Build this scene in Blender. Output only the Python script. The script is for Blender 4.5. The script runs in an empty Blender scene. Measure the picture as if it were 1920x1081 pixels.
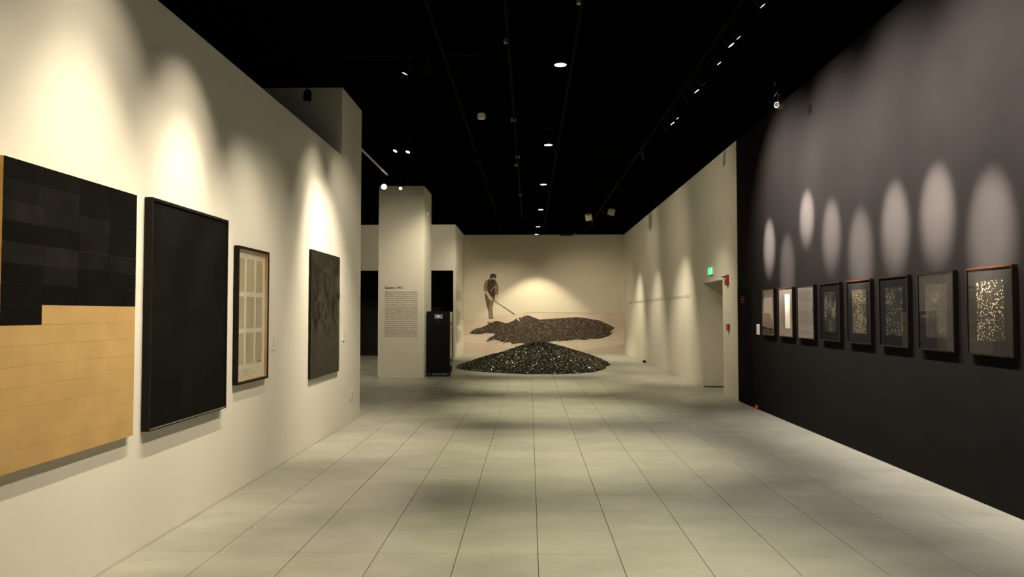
import bpy, math, random
import numpy as np
from mathutils import Vector, Matrix, noise

# ------------------------------------------------------------------ camera, world, exposure
scene = bpy.context.scene
col = scene.collection
EYE = 1.787
cam_d = bpy.data.cameras.new('camera')
cam_d.sensor_width = 36.0
cam_d.lens = 26.0
cam_d.clip_end = 200
cam = bpy.data.objects.new('camera', cam_d)
cam.location = (0, 0, EYE)
cam.rotation_euler = (math.radians(90 + 1.9495), 0, math.radians(1.3633))
col.objects.link(cam)
scene.camera = cam

world = bpy.data.worlds.new('world')
scene.world = world
world.use_nodes = True
world.node_tree.nodes['Background'].inputs[0].default_value = (0, 0, 0, 1)
world.node_tree.nodes['Background'].inputs[1].default_value = 0.0

vs = scene.view_settings
vs.view_transform = 'Standard'
vs.look = 'None'
vs.gamma = 1.0
vs.use_curve_mapping = False
vs.exposure = 0.0

# lamp strengths (watts of the spot lamps) and tints
WARM = (1.0, 0.86, 0.64)
DOWN = (1.0, 0.90, 0.62)
NEUT = (1.0, 0.88, 0.79)
P_DOWN = 1250.0
P_LEFT = 150.0
P_LEFT_LOW = 400.0
P_LEFT_FAR = 200.0
P_LEFT_STEEP = 270.0
P_NARROW = 14500.0
P_WASH = 1700.0
P_SPILL = 260.0
P_RWHITE = 1200.0
P_RWASH = 190.0
P_COLUMN = 640.0
P_MURAL = 520.0
P_SIDE = 260.0

# ------------------------------------------------------------------ room dimensions (metres)
XL = -2.965      # left picture wall
XR = 4.28        # right wall
YB = 33.5        # back wall
ZC = 5.37        # ceiling
YL_END = 12.9    # far end of the left wall
Y_SPLIT = 15.3   # white / black change on the right wall
Y0 = -5.0        # wall behind the viewer
XFAR = -8.5      # far left wall of the side room

rnd = random.Random(7)

# ------------------------------------------------------------------ materials
MATS = {}
def new_mat(name):
    m = bpy.data.materials.new(name); m.use_nodes = True
    nt = m.node_tree
    return m, nt, nt.nodes['Principled BSDF']

def mat(name, color, rough=0.6, spec=0.3, metal=0.0, noise_scale=None, noise_amt=0.1,
        bump=0.0, bump_scale=200.0, emit=None, emit_str=0.0):
    if name in MATS: return MATS[name]
    m, nt, b = new_mat(name)
    c = (color[0], color[1], color[2], 1)
    b.inputs['Base Color'].default_value = c
    b.inputs['Roughness'].default_value = rough
    b.inputs['Specular IOR Level'].default_value = spec
    b.inputs['Metallic'].default_value = metal
    if emit is not None:
        b.inputs['Emission Color'].default_value = (*emit, 1)
        b.inputs['Emission Strength'].default_value = emit_str
    if noise_scale:
        g = nt.nodes.new('ShaderNodeNewGeometry')
        n = nt.nodes.new('ShaderNodeTexNoise'); n.inputs['Scale'].default_value = noise_scale
        n.inputs['Detail'].default_value = 5
        nt.links.new(g.outputs['Position'], n.inputs['Vector'])
        r = nt.nodes.new('ShaderNodeValToRGB')
        r.color_ramp.elements[0].position = 0.3
        r.color_ramp.elements[1].position = 0.7
        r.color_ramp.elements[0].color = tuple(v * (1 - noise_amt) for v in color) + (1,)
        r.color_ramp.elements[1].color = tuple(min(1, v * (1 + noise_amt)) for v in color) + (1,)
        nt.links.new(n.outputs['Fac'], r.inputs['Fac'])
        nt.links.new(r.outputs['Color'], b.inputs['Base Color'])
    if bump:
        g2 = nt.nodes.new('ShaderNodeNewGeometry')
        n2 = nt.nodes.new('ShaderNodeTexNoise'); n2.inputs['Scale'].default_value = bump_scale
        n2.inputs['Detail'].default_value = 3
        nt.links.new(g2.outputs['Position'], n2.inputs['Vector'])
        bp = nt.nodes.new('ShaderNodeBump'); bp.inputs['Strength'].default_value = bump
        bp.inputs['Distance'].default_value = 0.003
        nt.links.new(n2.outputs['Fac'], bp.inputs['Height'])
        nt.links.new(bp.outputs['Normal'], b.inputs['Normal'])
    MATS[name] = m
    return m

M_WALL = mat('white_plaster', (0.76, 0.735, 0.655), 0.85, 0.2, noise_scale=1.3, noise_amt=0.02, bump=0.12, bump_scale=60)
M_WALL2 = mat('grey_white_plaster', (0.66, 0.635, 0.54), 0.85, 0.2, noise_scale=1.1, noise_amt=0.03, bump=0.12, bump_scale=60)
M_BLACKWALL = mat('black_wall_paint', (0.0080, 0.0071, 0.0065), 0.85, 0.06, noise_scale=2.0, noise_amt=0.12, bump=0.15, bump_scale=50)
M_CEIL = mat('black_ceiling_paint', (0.0010, 0.0010, 0.0009), 1.0, 0.0, noise_scale=3, noise_amt=0.2)
M_DARKROOM = mat('dark_room_surface', (0.020, 0.020, 0.017), 0.9, 0.1, noise_scale=1, noise_amt=0.3)  # near-black colour over every face of the room beyond the opening
M_TRACK = mat('black_track_metal', (0.004, 0.004, 0.0036), 0.9, 0.04, noise_scale=30)
M_TRACK_LIT = mat('track_metal_coloured_lit', (0.62, 0.60, 0.55), 0.45, 0.4, noise_scale=30)  # track paled in its colour to show the nearby lamp's light
M_LAMP = mat('black_lamp_metal', (0.004, 0.004, 0.004), 0.7, 0.06, noise_scale=40)
M_CONN = mat('pale_plastic', (0.20, 0.19, 0.13), 0.5, 0.4, noise_scale=40)
M_WHITEPL = mat('white_plastic', (0.75, 0.73, 0.66), 0.45, 0.4, noise_scale=40, noise_amt=0.04)
M_CARD = mat('white_card', (0.80, 0.78, 0.72), 0.7, 0.2, noise_scale=60, noise_amt=0.04)
M_INK = mat('black_print_ink', (0.035, 0.028, 0.018), 0.7, 0.2, noise_scale=50)
M_GREYINK = mat('grey_print_ink', (0.28, 0.26, 0.20), 0.7, 0.2, noise_scale=50)
M_LENS = mat('lit_lamp_lens', (1, 1, 1), 0.4, 0.2, emit=(1.0, 0.95, 0.84), emit_str=14)
M_LENS_DOWN = mat('lit_downlight_lens', (1, 1, 1), 0.4, 0.2, emit=(1.0, 0.93, 0.74), emit_str=16)
M_LENS_OFF = mat('unlit_lamp_lens', (0.05, 0.05, 0.05), 0.2, 0.5, noise_scale=40)
M_RED = mat('red_plastic', (0.42, 0.03, 0.02), 0.4, 0.45, noise_scale=40)
M_REDINK = mat('red_print', (0.28, 0.035, 0.012), 0.6, 0.2, noise_scale=60)
M_ORANGE = mat('orange_plastic', (0.75, 0.16, 0.02), 0.45, 0.4, noise_scale=50)
M_BLACKPL = mat('black_plastic', (0.005, 0.005, 0.005), 0.6, 0.12, noise_scale=50)
M_BLACKMET = mat('black_powder_metal', (0.0065, 0.0068, 0.0065), 0.6, 0.1, noise_scale=50, noise_amt=0.15)
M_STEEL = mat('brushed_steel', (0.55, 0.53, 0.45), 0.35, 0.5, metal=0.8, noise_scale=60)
M_RUBBER = mat('black_rubber', (0.01, 0.01, 0.01), 0.8, 0.2, noise_scale=60)

def floor_mat():
    m, nt, b = new_mat('grey_floor_panel')
    g = nt.nodes.new('ShaderNodeNewGeometry')
    mp = nt.nodes.new('ShaderNodeMapping'); mp.inputs['Scale'].default_value = (0.9, 1.5, 1)
    nt.links.new(g.outputs['Position'], mp.inputs['Vector'])
    n = nt.nodes.new('ShaderNodeTexNoise'); n.inputs['Scale'].default_value = 1.1
    n.inputs['Detail'].default_value = 6; n.inputs['Roughness'].default_value = 0.62
    nt.links.new(mp.outputs['Vector'], n.inputs['Vector'])
    r = nt.nodes.new('ShaderNodeValToRGB')
    e = r.color_ramp.elements
    e[0].position = 0.30; e[0].color = (0.285, 0.290, 0.235, 1)
    e[1].position = 0.62; e[1].color = (0.385, 0.388, 0.325, 1)
    nt.links.new(n.outputs['Fac'], r.inputs['Fac'])
    oi = nt.nodes.new('ShaderNodeObjectInfo')
    mr = nt.nodes.new('ShaderNodeMapRange')
    mr.inputs['To Min'].default_value = 0.975; mr.inputs['To Max'].default_value = 1.025
    nt.links.new(oi.outputs['Random'], mr.inputs['Value'])
    mx = nt.nodes.new('ShaderNodeVectorMath'); mx.operation = 'SCALE'
    nt.links.new(r.outputs['Color'], mx.inputs[0]); nt.links.new(mr.outputs['Result'], mx.inputs['Scale'])
    nt.links.new(mx.outputs['Vector'], b.inputs['Base Color'])
    n2 = nt.nodes.new('ShaderNodeTexNoise'); n2.inputs['Scale'].default_value = 3.0; n2.inputs['Detail'].default_value = 4
    nt.links.new(g.outputs['Position'], n2.inputs['Vector'])
    rr = nt.nodes.new('ShaderNodeMapRange'); rr.inputs['To Min'].default_value = 0.34; rr.inputs['To Max'].default_value = 0.52
    nt.links.new(n2.outputs['Fac'], rr.inputs['Value'])
    nt.links.new(rr.outputs['Result'], b.inputs['Roughness'])
    b.inputs['Specular IOR Level'].default_value = 0.35
    return m
M_FLOOR = floor_mat()
M_JOINT = mat('dark_floor_joint', (0.03, 0.028, 0.02), 0.9, 0.1, noise_scale=20)
M_SCREW = mat('worn_screw_metal', (0.55, 0.53, 0.42), 0.5, 0.4, noise_scale=80)

def glass_mat():
    m = bpy.data.materials.new('picture_glass'); m.use_nodes = True
    nt = m.node_tree; nt.nodes.clear()
    out = nt.nodes.new('ShaderNodeOutputMaterial')
    tr = nt.nodes.new('ShaderNodeBsdfTransparent')
    gl = nt.nodes.new('ShaderNodeBsdfGlossy'); gl.inputs['Roughness'].default_value = 0.0
    fr = nt.nodes.new('ShaderNodeFresnel'); fr.inputs['IOR'].default_value = 1.5
    gg = nt.nodes.new('ShaderNodeNewGeometry')          # same reflectance from both faces of the pane
    ior = nt.nodes.new('ShaderNodeMapRange'); ior.inputs['To Min'].default_value = 1.4; ior.inputs['To Max'].default_value = 1 / 1.4
    nt.links.new(gg.outputs['Backfacing'], ior.inputs['Value']); nt.links.new(ior.outputs['Result'], fr.inputs['IOR'])
    mx = nt.nodes.new('ShaderNodeMixShader')
    nt.links.new(fr.outputs[0], mx.inputs[0]); nt.links.new(tr.outputs[0], mx.inputs[1])
    nt.links.new(gl.outputs[0], mx.inputs[2]); nt.links.new(mx.outputs[0], out.inputs[0])
    return m
M_GLASS = glass_mat()

def coal_mat(name, dark, mid, light, rough=0.38, spec=0.5, mpos=0.75):
    m, nt, b = new_mat(name)
    g = nt.nodes.new('ShaderNodeNewGeometry')
    r = nt.nodes.new('ShaderNodeValToRGB')
    e = r.color_ramp.elements
    e[0].position = 0.0; e[0].color = (*dark, 1)
    e[1].position = 1.0; e[1].color = (*light, 1)
    x = e.new(mpos); x.color = (*mid, 1)
    nt.links.new(g.outputs['Random Per Island'], r.inputs['Fac'])
    nt.links.new(r.outputs['Color'], b.inputs['Base Color'])
    b.inputs['Roughness'].default_value = rough
    b.inputs['Specular IOR Level'].default_value = spec
    return m
M_COAL = coal_mat('glossy_coal_painted_glints', (0.010, 0.0095, 0.006), (0.032, 0.030, 0.019), (0.32, 0.295, 0.19), 0.24, 0.65, 0.84)  # the palest pieces carry the sparkle in their colour
M_COALBASE = mat('coal_dust', (0.008, 0.0075, 0.006), 0.8, 0.2, noise_scale=20, noise_amt=0.3)
M_PRINTSTONE = coal_mat('printed_stone_tones', (0.025, 0.020, 0.015), (0.10, 0.080, 0.060), (0.44, 0.38, 0.29), 0.8, 0.1, 0.72)

def speck_mat(name, base, tint, scale, thr, seed):
    """printed photograph of glittering gravel: pale flecks on a dark ground"""
    m, nt, b = new_mat(name)
    tc = nt.nodes.new('ShaderNodeTexCoord')
    mp = nt.nodes.new('ShaderNodeMapping'); mp.inputs['Location'].default_value = (seed, seed * 1.7, seed * 0.3)
    nt.links.new(tc.outputs['Object'], mp.inputs['Vector'])
    v = nt.nodes.new('ShaderNodeTexVoronoi'); v.inputs['Scale'].default_value = scale
    nt.links.new(mp.outputs['Vector'], v.inputs['Vector'])
    sep = nt.nodes.new('ShaderNodeSeparateColor')
    nt.links.new(v.outputs['Color'], sep.inputs['Color'])
    n = nt.nodes.new('ShaderNodeTexNoise'); n.inputs['Scale'].default_value = 6.0
    nt.links.new(mp.outputs['Vector'], n.inputs['Vector'])
    ad = nt.nodes.new('ShaderNodeMath'); ad.operation = 'MULTIPLY_ADD'
    ad.inputs[1].default_value = 1.5; ad.inputs[2].default_value = -0.75
    nt.links.new(n.outputs['Fac'], ad.inputs[0])
    s2 = nt.nodes.new('ShaderNodeMath'); s2.operation = 'ADD'
    nt.links.new(sep.outputs['Red'], s2.inputs[0]); nt.links.new(ad.outputs[0], s2.inputs[1])
    ds = nt.nodes.new('ShaderNodeMapRange')
    ds.inputs['From Min'].default_value = 0.32; ds.inputs['From Max'].default_value = 0.62
    ds.inputs['To Min'].default_value = 0.0; ds.inputs['To Max'].default_value = -0.7
    nt.links.new(v.outputs['Distance'], ds.inputs['Value'])
    s3 = nt.nodes.new('ShaderNodeMath'); s3.operation = 'ADD'
    nt.links.new(s2.outputs[0], s3.inputs[0]); nt.links.new(ds.outputs['Result'], s3.inputs[1]); s2 = s3
    r = nt.nodes.new('ShaderNodeValToRGB')
    e = r.color_ramp.elements
    e[0].position = thr; e[0].color = (*base, 1)
    e[1].position = min(1.0, thr + 0.16); e[1].color = (*tint, 1)
    nt.links.new(s2.outputs[0], r.inputs['Fac'])
    nt.links.new(r.outputs['Color'], b.inputs['Base Color'])
    b.inputs['Roughness'].default_value = 0.7
    b.inputs['Specular IOR Level'].default_value = 0.2
    return m

# ------------------------------------------------------------------ mesh helpers
class MB:
    def __init__(s): s.v = []; s.f = []
    def add(s, vs_, fs_):
        o = len(s.v); s.v += [tuple(v) for v in vs_]; s.f += [tuple(i + o for i in f) for f in fs_]; return s
    def box(s, x0, x1, y0, y1, z0, z1):
        v = [(x0,y0,z0),(x1,y0,z0),(x1,y1,z0),(x0,y1,z0),(x0,y0,z1),(x1,y0,z1),(x1,y1,z1),(x0,y1,z1)]
        return s.add(v, [(0,3,2,1),(4,5,6,7),(0,1,5,4),(1,2,6,5),(2,3,7,6),(3,0,4,7)])
    def cham(s, x0, x1, y0, y1, z0, z1, c):
        """box with all twelve edges chamfered"""
        v = []; idx = {}
        for ix, X in ((0, (x0, x0 + c)), (1, (x1, x1 - c))):
            for iy, Y in ((0, (y0, y0 + c)), (1, (y1, y1 - c))):
                for iz, Z in ((0, (z0, z0 + c)), (1, (z1, z1 - c))):
                    for a in range(3):
                        p = (X[0] if a == 0 else X[1], Y[0] if a == 1 else Y[1], Z[0] if a == 2 else Z[1])
                        idx[(ix, iy, iz, a)] = len(v); v.append(p)
        f = []
        for i in (0, 1):
            q = [idx[(i,0,0,0)], idx[(i,1,0,0)], idx[(i,1,1,0)], idx[(i,0,1,0)]]; f.append(q if i else q[::-1])
            q = [idx[(0,i,0,1)], idx[(1,i,0,1)], idx[(1,i,1,1)], idx[(0,i,1,1)]]; f.append(q[::-1] if i else q)
            q = [idx[(0,0,i,2)], idx[(1,0,i,2)], idx[(1,1,i,2)], idx[(0,1,i,2)]]; f.append(q if i else q[::-1])
        for i in (0, 1):
            for j in (0, 1):
                q = [idx[(i,j,0,0)], idx[(i,j,1,0)], idx[(i,j,1,1)], idx[(i,j,0,1)]]; f.append(q if i == j else q[::-1])
                q = [idx[(i,0,j,0)], idx[(i,0,j,2)], idx[(i,1,j,2)], idx[(i,1,j,0)]]; f.append(q if i == j else q[::-1])
                q = [idx[(0,i,j,1)], idx[(1,i,j,1)], idx[(1,i,j,2)], idx[(0,i,j,2)]]; f.append(q if i == j else q[::-1])
                for k in (0, 1):
                    t = [idx[(i,j,k,0)], idx[(i,j,k,1)], idx[(i,j,k,2)]]
                    f.append(t if (i + j + k) % 2 == 1 else t[::-1])
        return s.add(v, f)
    def cyl(s, p0, p1, r0, r1=None, n=16, cap0=True, cap1=True):
        if r1 is None: r1 = r0
        p0 = Vector(p0); p1 = Vector(p1); d = (p1 - p0).normalized()
        a = d.orthogonal().normalized(); b = d.cross(a)
        v = []
        for i in range(n):
            t = 2 * math.pi * i / n; v.append(p0 + (a * math.cos(t) + b * math.sin(t)) * r0)
        for i in range(n):
            t = 2 * math.pi * i / n; v.append(p1 + (a * math.cos(t) + b * math.sin(t)) * r1)
        f = [(i, (i + 1) % n, n + (i + 1) % n, n + i) for i in range(n)]
        if cap0: f.append(tuple(range(n - 1, -1, -1)))
        if cap1: f.append(tuple(range(n, 2 * n)))
        return s.add(v, f)
    def lathe(s, prof, c, n=24):
        """profile [(r, z)] turned about the vertical through c"""
        v = []; f = []
        for r, z in prof:
            for i in range(n):
                t = 2 * math.pi * i / n; v.append((c[0] + r * math.cos(t), c[1] + r * math.sin(t), c[2] + z))
        for k in range(len(prof) - 1):
            for i in range(n):
                f.append((k*n + i, k*n + (i+1) % n, (k+1)*n + (i+1) % n, (k+1)*n + i))
        f.append(tuple(range(n - 1, -1, -1))); f.append(tuple(range((len(prof)-1)*n, len(prof)*n)))
        return s.add(v, f)
    def poly(s, pts): return s.add(pts, [tuple(range(len(pts)))])
    def prism(s, pts, off):
        """closed outline extruded by the vector off"""
        n = len(pts); o = Vector(off)
        v = [Vector(p) for p in pts] + [Vector(p) + o for p in pts]
        f = [tuple(range(n - 1, -1, -1)), tuple(range(n, 2 * n))] + [(i, (i+1) % n, n + (i+1) % n, n + i) for i in range(n)]
        return s.add(v, f)
    def build(s, name, m, parent=None, smooth=False, label=None, kind=None):
        o0 = Vector(parent_loc(parent))
        me = bpy.data.meshes.new(name)
        me.from_pydata([tuple(Vector(v) - o0) for v in s.v], [], s.f)
        me.materials.append(m); me.update()
        if smooth:
            me.polygons.foreach_set('use_smooth', [True] * len(me.polygons))
        o = bpy.data.objects.new(name, me); col.objects.link(o)
        if parent is not None: o.parent = parent; WORLD_LOC[o.name] = tuple(o0)
        if label: o['label'] = label
        if kind: o['kind'] = kind
        return o

WORLD_LOC = {}
def parent_loc(p):
    return WORLD_LOC.get(p.name, (0, 0, 0)) if p is not None else (0, 0, 0)

def thing(name, label, cat, loc=(0, 0, 0), group=None):
    o = bpy.data.objects.new(name, None); col.objects.link(o)
    o.empty_display_size = 0.1
    o.location = loc; WORLD_LOC[o.name] = tuple(loc)
    o['label'] = label; o['category'] = cat
    if group: o['group'] = group
    return o

def tag(o, label, cat, group=None):
    o['label'] = label; o['category'] = cat
    if group: o['group'] = group
    return o

def struct(o, label=None):
    o['kind'] = 'structure'
    if label: o['label'] = label
    return o

def text_mesh(txt, size, width=None, bold=0.0):
    """verts, faces of a line of lettering in the XY plane, baseline at the origin"""
    cu = bpy.data.curves.new('lettering', 'FONT'); cu.body = txt; cu.size = size; cu.resolution_u = 2; cu.offset = bold
    ob = bpy.data.objects.new('lettering', cu)
    me = ob.to_mesh()
    v = [tuple(x.co) for x in me.vertices]; f = [tuple(p.vertices) for p in me.polygons]
    ob.to_mesh_clear()
    bpy.data.objects.remove(ob); bpy.data.curves.remove(cu)
    if width and v:
        w = max(p[0] for p in v); k = width / w
        v = [(p[0] * k, p[1], p[2]) for p in v]
    return v, f

# ------------------------------------------------------------------ the setting
# floor: dark bed with 0.6 m raised panels
floor = MB().box(XFAR - 0.1, 6.2, Y0 - 0.2, YB + 0.2, -0.16, -0.022).build('floor', M_JOINT)
struct(floor, 'grey raised floor of square screwed panels')
TS = 0.6; JX = 0.06; JY = 5.57; GAP = 0.0022
def tile_mesh(w, d):
    mb = MB(); c = 0.0022; x, y = w / 2 - GAP, d / 2 - 0.0007
    mb.add([(-x,-y,-0.022),(x,-y,-0.022),(x,y,-0.022),(-x,y,-0.022),
            (-x,-y,-c),(x,-y,-c),(x,y,-c),(-x,y,-c),
            (-x+c,-y+c*.3,0),(x-c,-y+c*.3,0),(x-c,y-c*.3,0),(-x+c,y-c*.3,0)],
           [(8,9,10,11),(4,5,9,8),(5,6,10,9),(6,7,11,10),(7,4,8,11),(0,1,5,4),(1,2,6,5),(2,3,7,6),(3,0,4,7)])
    return mb
cells = []
cam_inv = cam.rotation_euler.to_matrix().transposed()
def in_view(x, y, z, mx=0.05):
    p = cam_inv @ Vector((x, y, z - EYE))
    if p.z > -0.5: return False
    return abs(p.x / -p.z) < 960 / 1386.67 + mx and abs(p.y / -p.z) < 540.5 / 1386.67 + mx
kx0 = int(math.floor((XFAR - JX) / TS)); kx1 = int(math.ceil((4.28 - JX) / TS))
ky0 = int(math.floor((Y0 - JY) / TS)); ky1 = int(math.ceil((YB - JY) / TS))
for i in range(kx0, kx1 + 2):
    for j in range(ky0, ky1 + 1):
        xa, xb = JX + i * TS, JX + (i + 1) * TS; ya, yb = JY + j * TS, JY + (j + 1) * TS
        ya = max(ya, Y0); yb = min(yb, YB)
        if yb - ya < 0.01: continue
        xm, ym = (xa + xb) / 2, (ya + yb) / 2
        if xb <= XL and ym < 11.4: continue
        xa = max(xa, XFAR if ym > 11.4 else XL)
        lim = 6.0 if 16.4 < ym < 18.4 else XR
        xb = min(xb, lim)
        if xb - xa < 0.008: continue
        cells.append((xa, xb, ya, yb))
full = [c for c in cells if abs(c[1]-c[0]-TS) < 1e-4 and abs(c[3]-c[2]-TS) < 1e-4 and
        XL < (c[0]+c[1])/2 < XR and in_view((c[0]+c[1])/2, (c[2]+c[3])/2, 0)]
full.sort(key=lambda c: (c[2]+c[3])/2)
single = set(full[:300])
tile_o = tile_mesh(TS, TS).build('floor_tile', M_FLOOR, floor)
first = True
for c in full[:300]:
    o = tile_o if first else tile_o.copy()
    if not first: col.objects.link(o); o.parent = floor
    first = False
    o.location = ((c[0]+c[1])/2, (c[2]+c[3])/2, 0)
mb = MB()
for c in cells:
    if c in single: continue
    t = tile_mesh(c[1]-c[0], c[3]-c[2]); cx, cy = (c[0]+c[1])/2, (c[2]+c[3])/2
    mb.add([(v[0]+cx, v[1]+cy, v[2]) for v in t.v], t.f)
mb.build('floor_tile_field', M_FLOOR, floor, kind='stuff')
mb = MB()
for c in full[:230]:
    for sx in (0, 1):
        for sy in (0, 1):
            for k in (0, 1):
                if rnd.random() < 0.42: continue
                x = c[sx] + (0.030 if k else 0.043) * (1 - 2*sx); y = c[2+sy] + (0.043 if k else 0.022) * (1 - 2*sy)
                r = 0.0055
                mb.add([(x + r*math.cos(a*math.pi/3), y + r*math.sin(a*math.pi/3), 0.0012) for a in range(6)], [tuple(range(6))])
mb.build('panel_screw_heads', M_SCREW, floor, kind='stuff')

# ceiling
ceiling = struct(MB().box(XFAR - 0.1, XR + 0.2, Y0 - 0.2, YB + 0.2, ZC, ZC + 0.15).build('ceiling', M_CEIL), 'matt black ceiling')
# left picture wall, free standing, lower than the ceiling, ending at a full-height pier
struct(MB().box(XL - 0.25, XL, Y0, 11.55, 0, 4.285).build('wall_left', M_WALL), 'white left wall hung with four large pictures')
struct(MB().box(-5.6, XL, 11.55, YL_END, 0, ZC).build('wall_left_pier', M_WALL), 'full-height white pier at the end of the left wall')
# right wall: white length with a doorway, black length towards the viewer
YD0, YD1, ZD = 16.5, 18.4, 2.545
mb = MB()
mb.box(XR, XR + 0.2, YD1, YB, 0, ZC)
mb.box(XR, XR + 0.2, Y_SPLIT, YD0, 0, ZC)
mb.box(XR, XR + 0.2, YD0, YD1, ZD, ZC)
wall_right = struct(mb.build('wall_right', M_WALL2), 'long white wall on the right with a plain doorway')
struct(MB().box(XR - 0.004, XR + 0.2, Y0, Y_SPLIT, 0, ZC).build('wall_right_black', M_BLACKWALL), 'black wall on the right hung with a row of frames')
# passage behind the doorway
mb = MB()
mb.box(XR + 0.2, 6.0, YD1, YD1 + 0.12, 0, ZD + 0.1)
mb.box(XR + 0.2, 6.0, YD0 - 0.12, YD0, 0, ZD + 0.1)
mb.box(6.0, 6.12, YD0 - 0.12, YD1 + 0.12, 0, ZD + 0.1)
mb.box(XR + 0.2, 6.12, YD0 - 0.12, YD1 + 0.12, ZD + 0.1, ZD + 0.2)
struct(mb.build('door_1', M_WALL2), 'plain open doorway in the white right wall')
# back wall and the wall at its left with the dark opening
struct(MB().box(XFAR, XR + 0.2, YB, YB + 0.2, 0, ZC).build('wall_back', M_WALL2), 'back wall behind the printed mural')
YP, ZP = 29.6, 3.52
wall_end = struct(MB().box(-3.06, -2.98, YP, YB, 0, 5.37).build('wall_side_return', M_WALL2), 'narrow white return wall with small wall text')
struct(MB().box(XFAR, -3.06, YP, YP + 0.15, ZP, ZC).build('wall_lintel', M_WALL2), 'white wall above the wide dark opening')
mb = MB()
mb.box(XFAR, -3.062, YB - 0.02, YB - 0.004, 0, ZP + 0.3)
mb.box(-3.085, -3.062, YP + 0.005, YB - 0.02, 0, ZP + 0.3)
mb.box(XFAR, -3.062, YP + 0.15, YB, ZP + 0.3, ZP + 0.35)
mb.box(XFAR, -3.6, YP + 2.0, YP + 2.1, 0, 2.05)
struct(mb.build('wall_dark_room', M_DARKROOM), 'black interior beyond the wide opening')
struct(MB().box(XFAR - 0.2, XFAR, 11.0, YB, 0, ZC).build('wall_far_left', M_WALL2), 'far left wall of the side room')
struct(MB().box(XFAR, XR + 0.2, Y0 - 0.2, Y0, 0, ZC).build('wall_rear', M_WALL2), 'wall behind the viewer')
struct(MB().box(XFAR, -5.6, 11.3, 11.5, 0, ZC).build('wall_side_room', M_WALL2), 'wall closing the side room')

# column with the introduction text
CX0, CX1, CY0, CY1 = -4.235, -2.95, 20.6, 22.1
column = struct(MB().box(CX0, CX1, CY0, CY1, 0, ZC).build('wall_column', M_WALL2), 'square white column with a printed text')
def front_text(mb, txt, x, z, size, width=None, y=CY0 - 0.002, bold=0.0004):
    v, f = text_mesh(txt, size, width, bold)
    mb.add([(x + p[0], y, z + p[1]) for p in v], f)
PX = 20.6 / 1386.67            # metres per picture pixel on the column face
TX = -4.235 + 12.3 * PX
mb = MB(); front_text(mb, 'Goudron (1961)', TX, EYE + (588 - 541.0) * PX, 0.088, 34.2 * PX, bold=0.003); mb.build('heading_text', M_INK, column, label='dark heading lettering')
LINES = ['Venet upset their fine plastic, and gravitational', 'sketching and use of such materials, in the Goudron',
 'series (1961), where he regarded tar as a rich', 'material. Venet was fascinated by the slow, dense', 'quality of tar, which transformed into singular',
 'properties not found in paint. "Tar only takes a', 'dry with difficulty," he noted, "but it retains a life', 'of its own for a long time, remaining in motion and',
 'sometimes will ripple depending on the ambient', 'temperature." Venet began by coating geometrical', 'clippings of paper using the tool. The tool is rubbed',
 'on in sheets, pictorial and continuous reflects, in', 'which his shapes, process the tar naturally onto the', 'canvas, spreading it evenly over the entire surface',
 'with a scraper, creating a large tar monochrome.', 'For Venet, if this is vertically, its consistency drips', 'from the irregularities of the tar upon scraping it',
 'several times on each side until the tar begins to', 'harden. This creates a final quality that we can', 'sense in Gravity, in the visual social resemblance',
 'to a monolithic stretch, is represented in the two', 'dimensional work presented in a different way.']
mb = MB()
for i, t in enumerate(LINES):
    front_text(mb, t, TX, EYE + (588 - 548.3 - i * 3.93) * PX, 0.050, 62.0 * PX)
mb.build('body_text', M_INK, column, label='justified paragraph of small dark lettering')

# word-like print: rows of small bars for lettering too small to read
def word_rows(mb, place, rows, width, pitch, h, r, ragged=0.25, word=(0.02, 0.06)):
    for k in range(rows):
        x = 0; lim = width * (1 - ragged * r.random() * (1 if k % 5 else 1.6))
        while x < lim:
            w = min(r.uniform(*word), lim - x)
            place(mb, x, -k * pitch, w, h); x += w + h * 0.8
# text on the return wall (faces +X)
mb = MB(); r2 = random.Random(3)
def plX(X, y0, z0, sgn):
    def f(m, u, v, w, h):
        ya, yb = y0 + sgn * u, y0 + sgn * (u + w)
        q = [(X, ya, z0 + v), (X, yb, z0 + v), (X, yb, z0 + v + h), (X, ya, z0 + v + h)]
        m.poly(q)
    return f
SP = 31.0 / 1386.67
for y_px, rows, hd in ((546, 14, 542), (584, 13, 579.5), (602.8, 5, None), (620, 9, 616), (632, 8, None)):
    word_rows(mb, plX(-2.978, 29.95, EYE + (588 - y_px) * SP, 1), rows, 2.5, 0.030 * (1.05), 0.013, r2, 0.2, (0.06, 0.22))
    if hd: word_rows(mb, plX(-2.978, 29.95, EYE + (588 - hd) * SP, 1), 1, 0.45, 0.05, 0.035, r2, 0.1, (0.2, 0.4))
mb.build('wall_text', M_GREYINK, wall_end, label='small grey paragraphs of wall text')
# long single line of lettering on the white right wall
mb = MB()
for a, b_ in ((32.2, 27.75), (27.45, 23.9), (23.75, 23.25), (23.05, 20.6), (20.4, 19.9)):
    y = a
    while y > b_ + 0.02:
        w = rnd.uniform(0.03, 0.055)
        z = 2.215 + rnd.choice((0, 0, 0.004)); h = rnd.choice((0.075, 0.055, 0.075))
        X = XR - 0.002
        mb.poly([(X, y, z), (X, y - w * 0.35, z), (X, y - w * 0.35, z + h), (X, y, z + h)])
        if rnd.random() < 0.7: mb.poly([(X, y, z), (X, y - w, z), (X, y - w, z + 0.014), (X, y, z + 0.014)])
        if rnd.random() < 0.7: mb.poly([(X, y, z + h - 0.014), (X, y - w, z + h - 0.014), (X, y - w, z + h), (X, y, z + h)])
        y -= w + 0.02
        if rnd.random() < 0.14: y -= 0.05
mb.build('wall_lettering', M_GREYINK, wall_right, label='long single line of small grey lettering')

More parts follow.
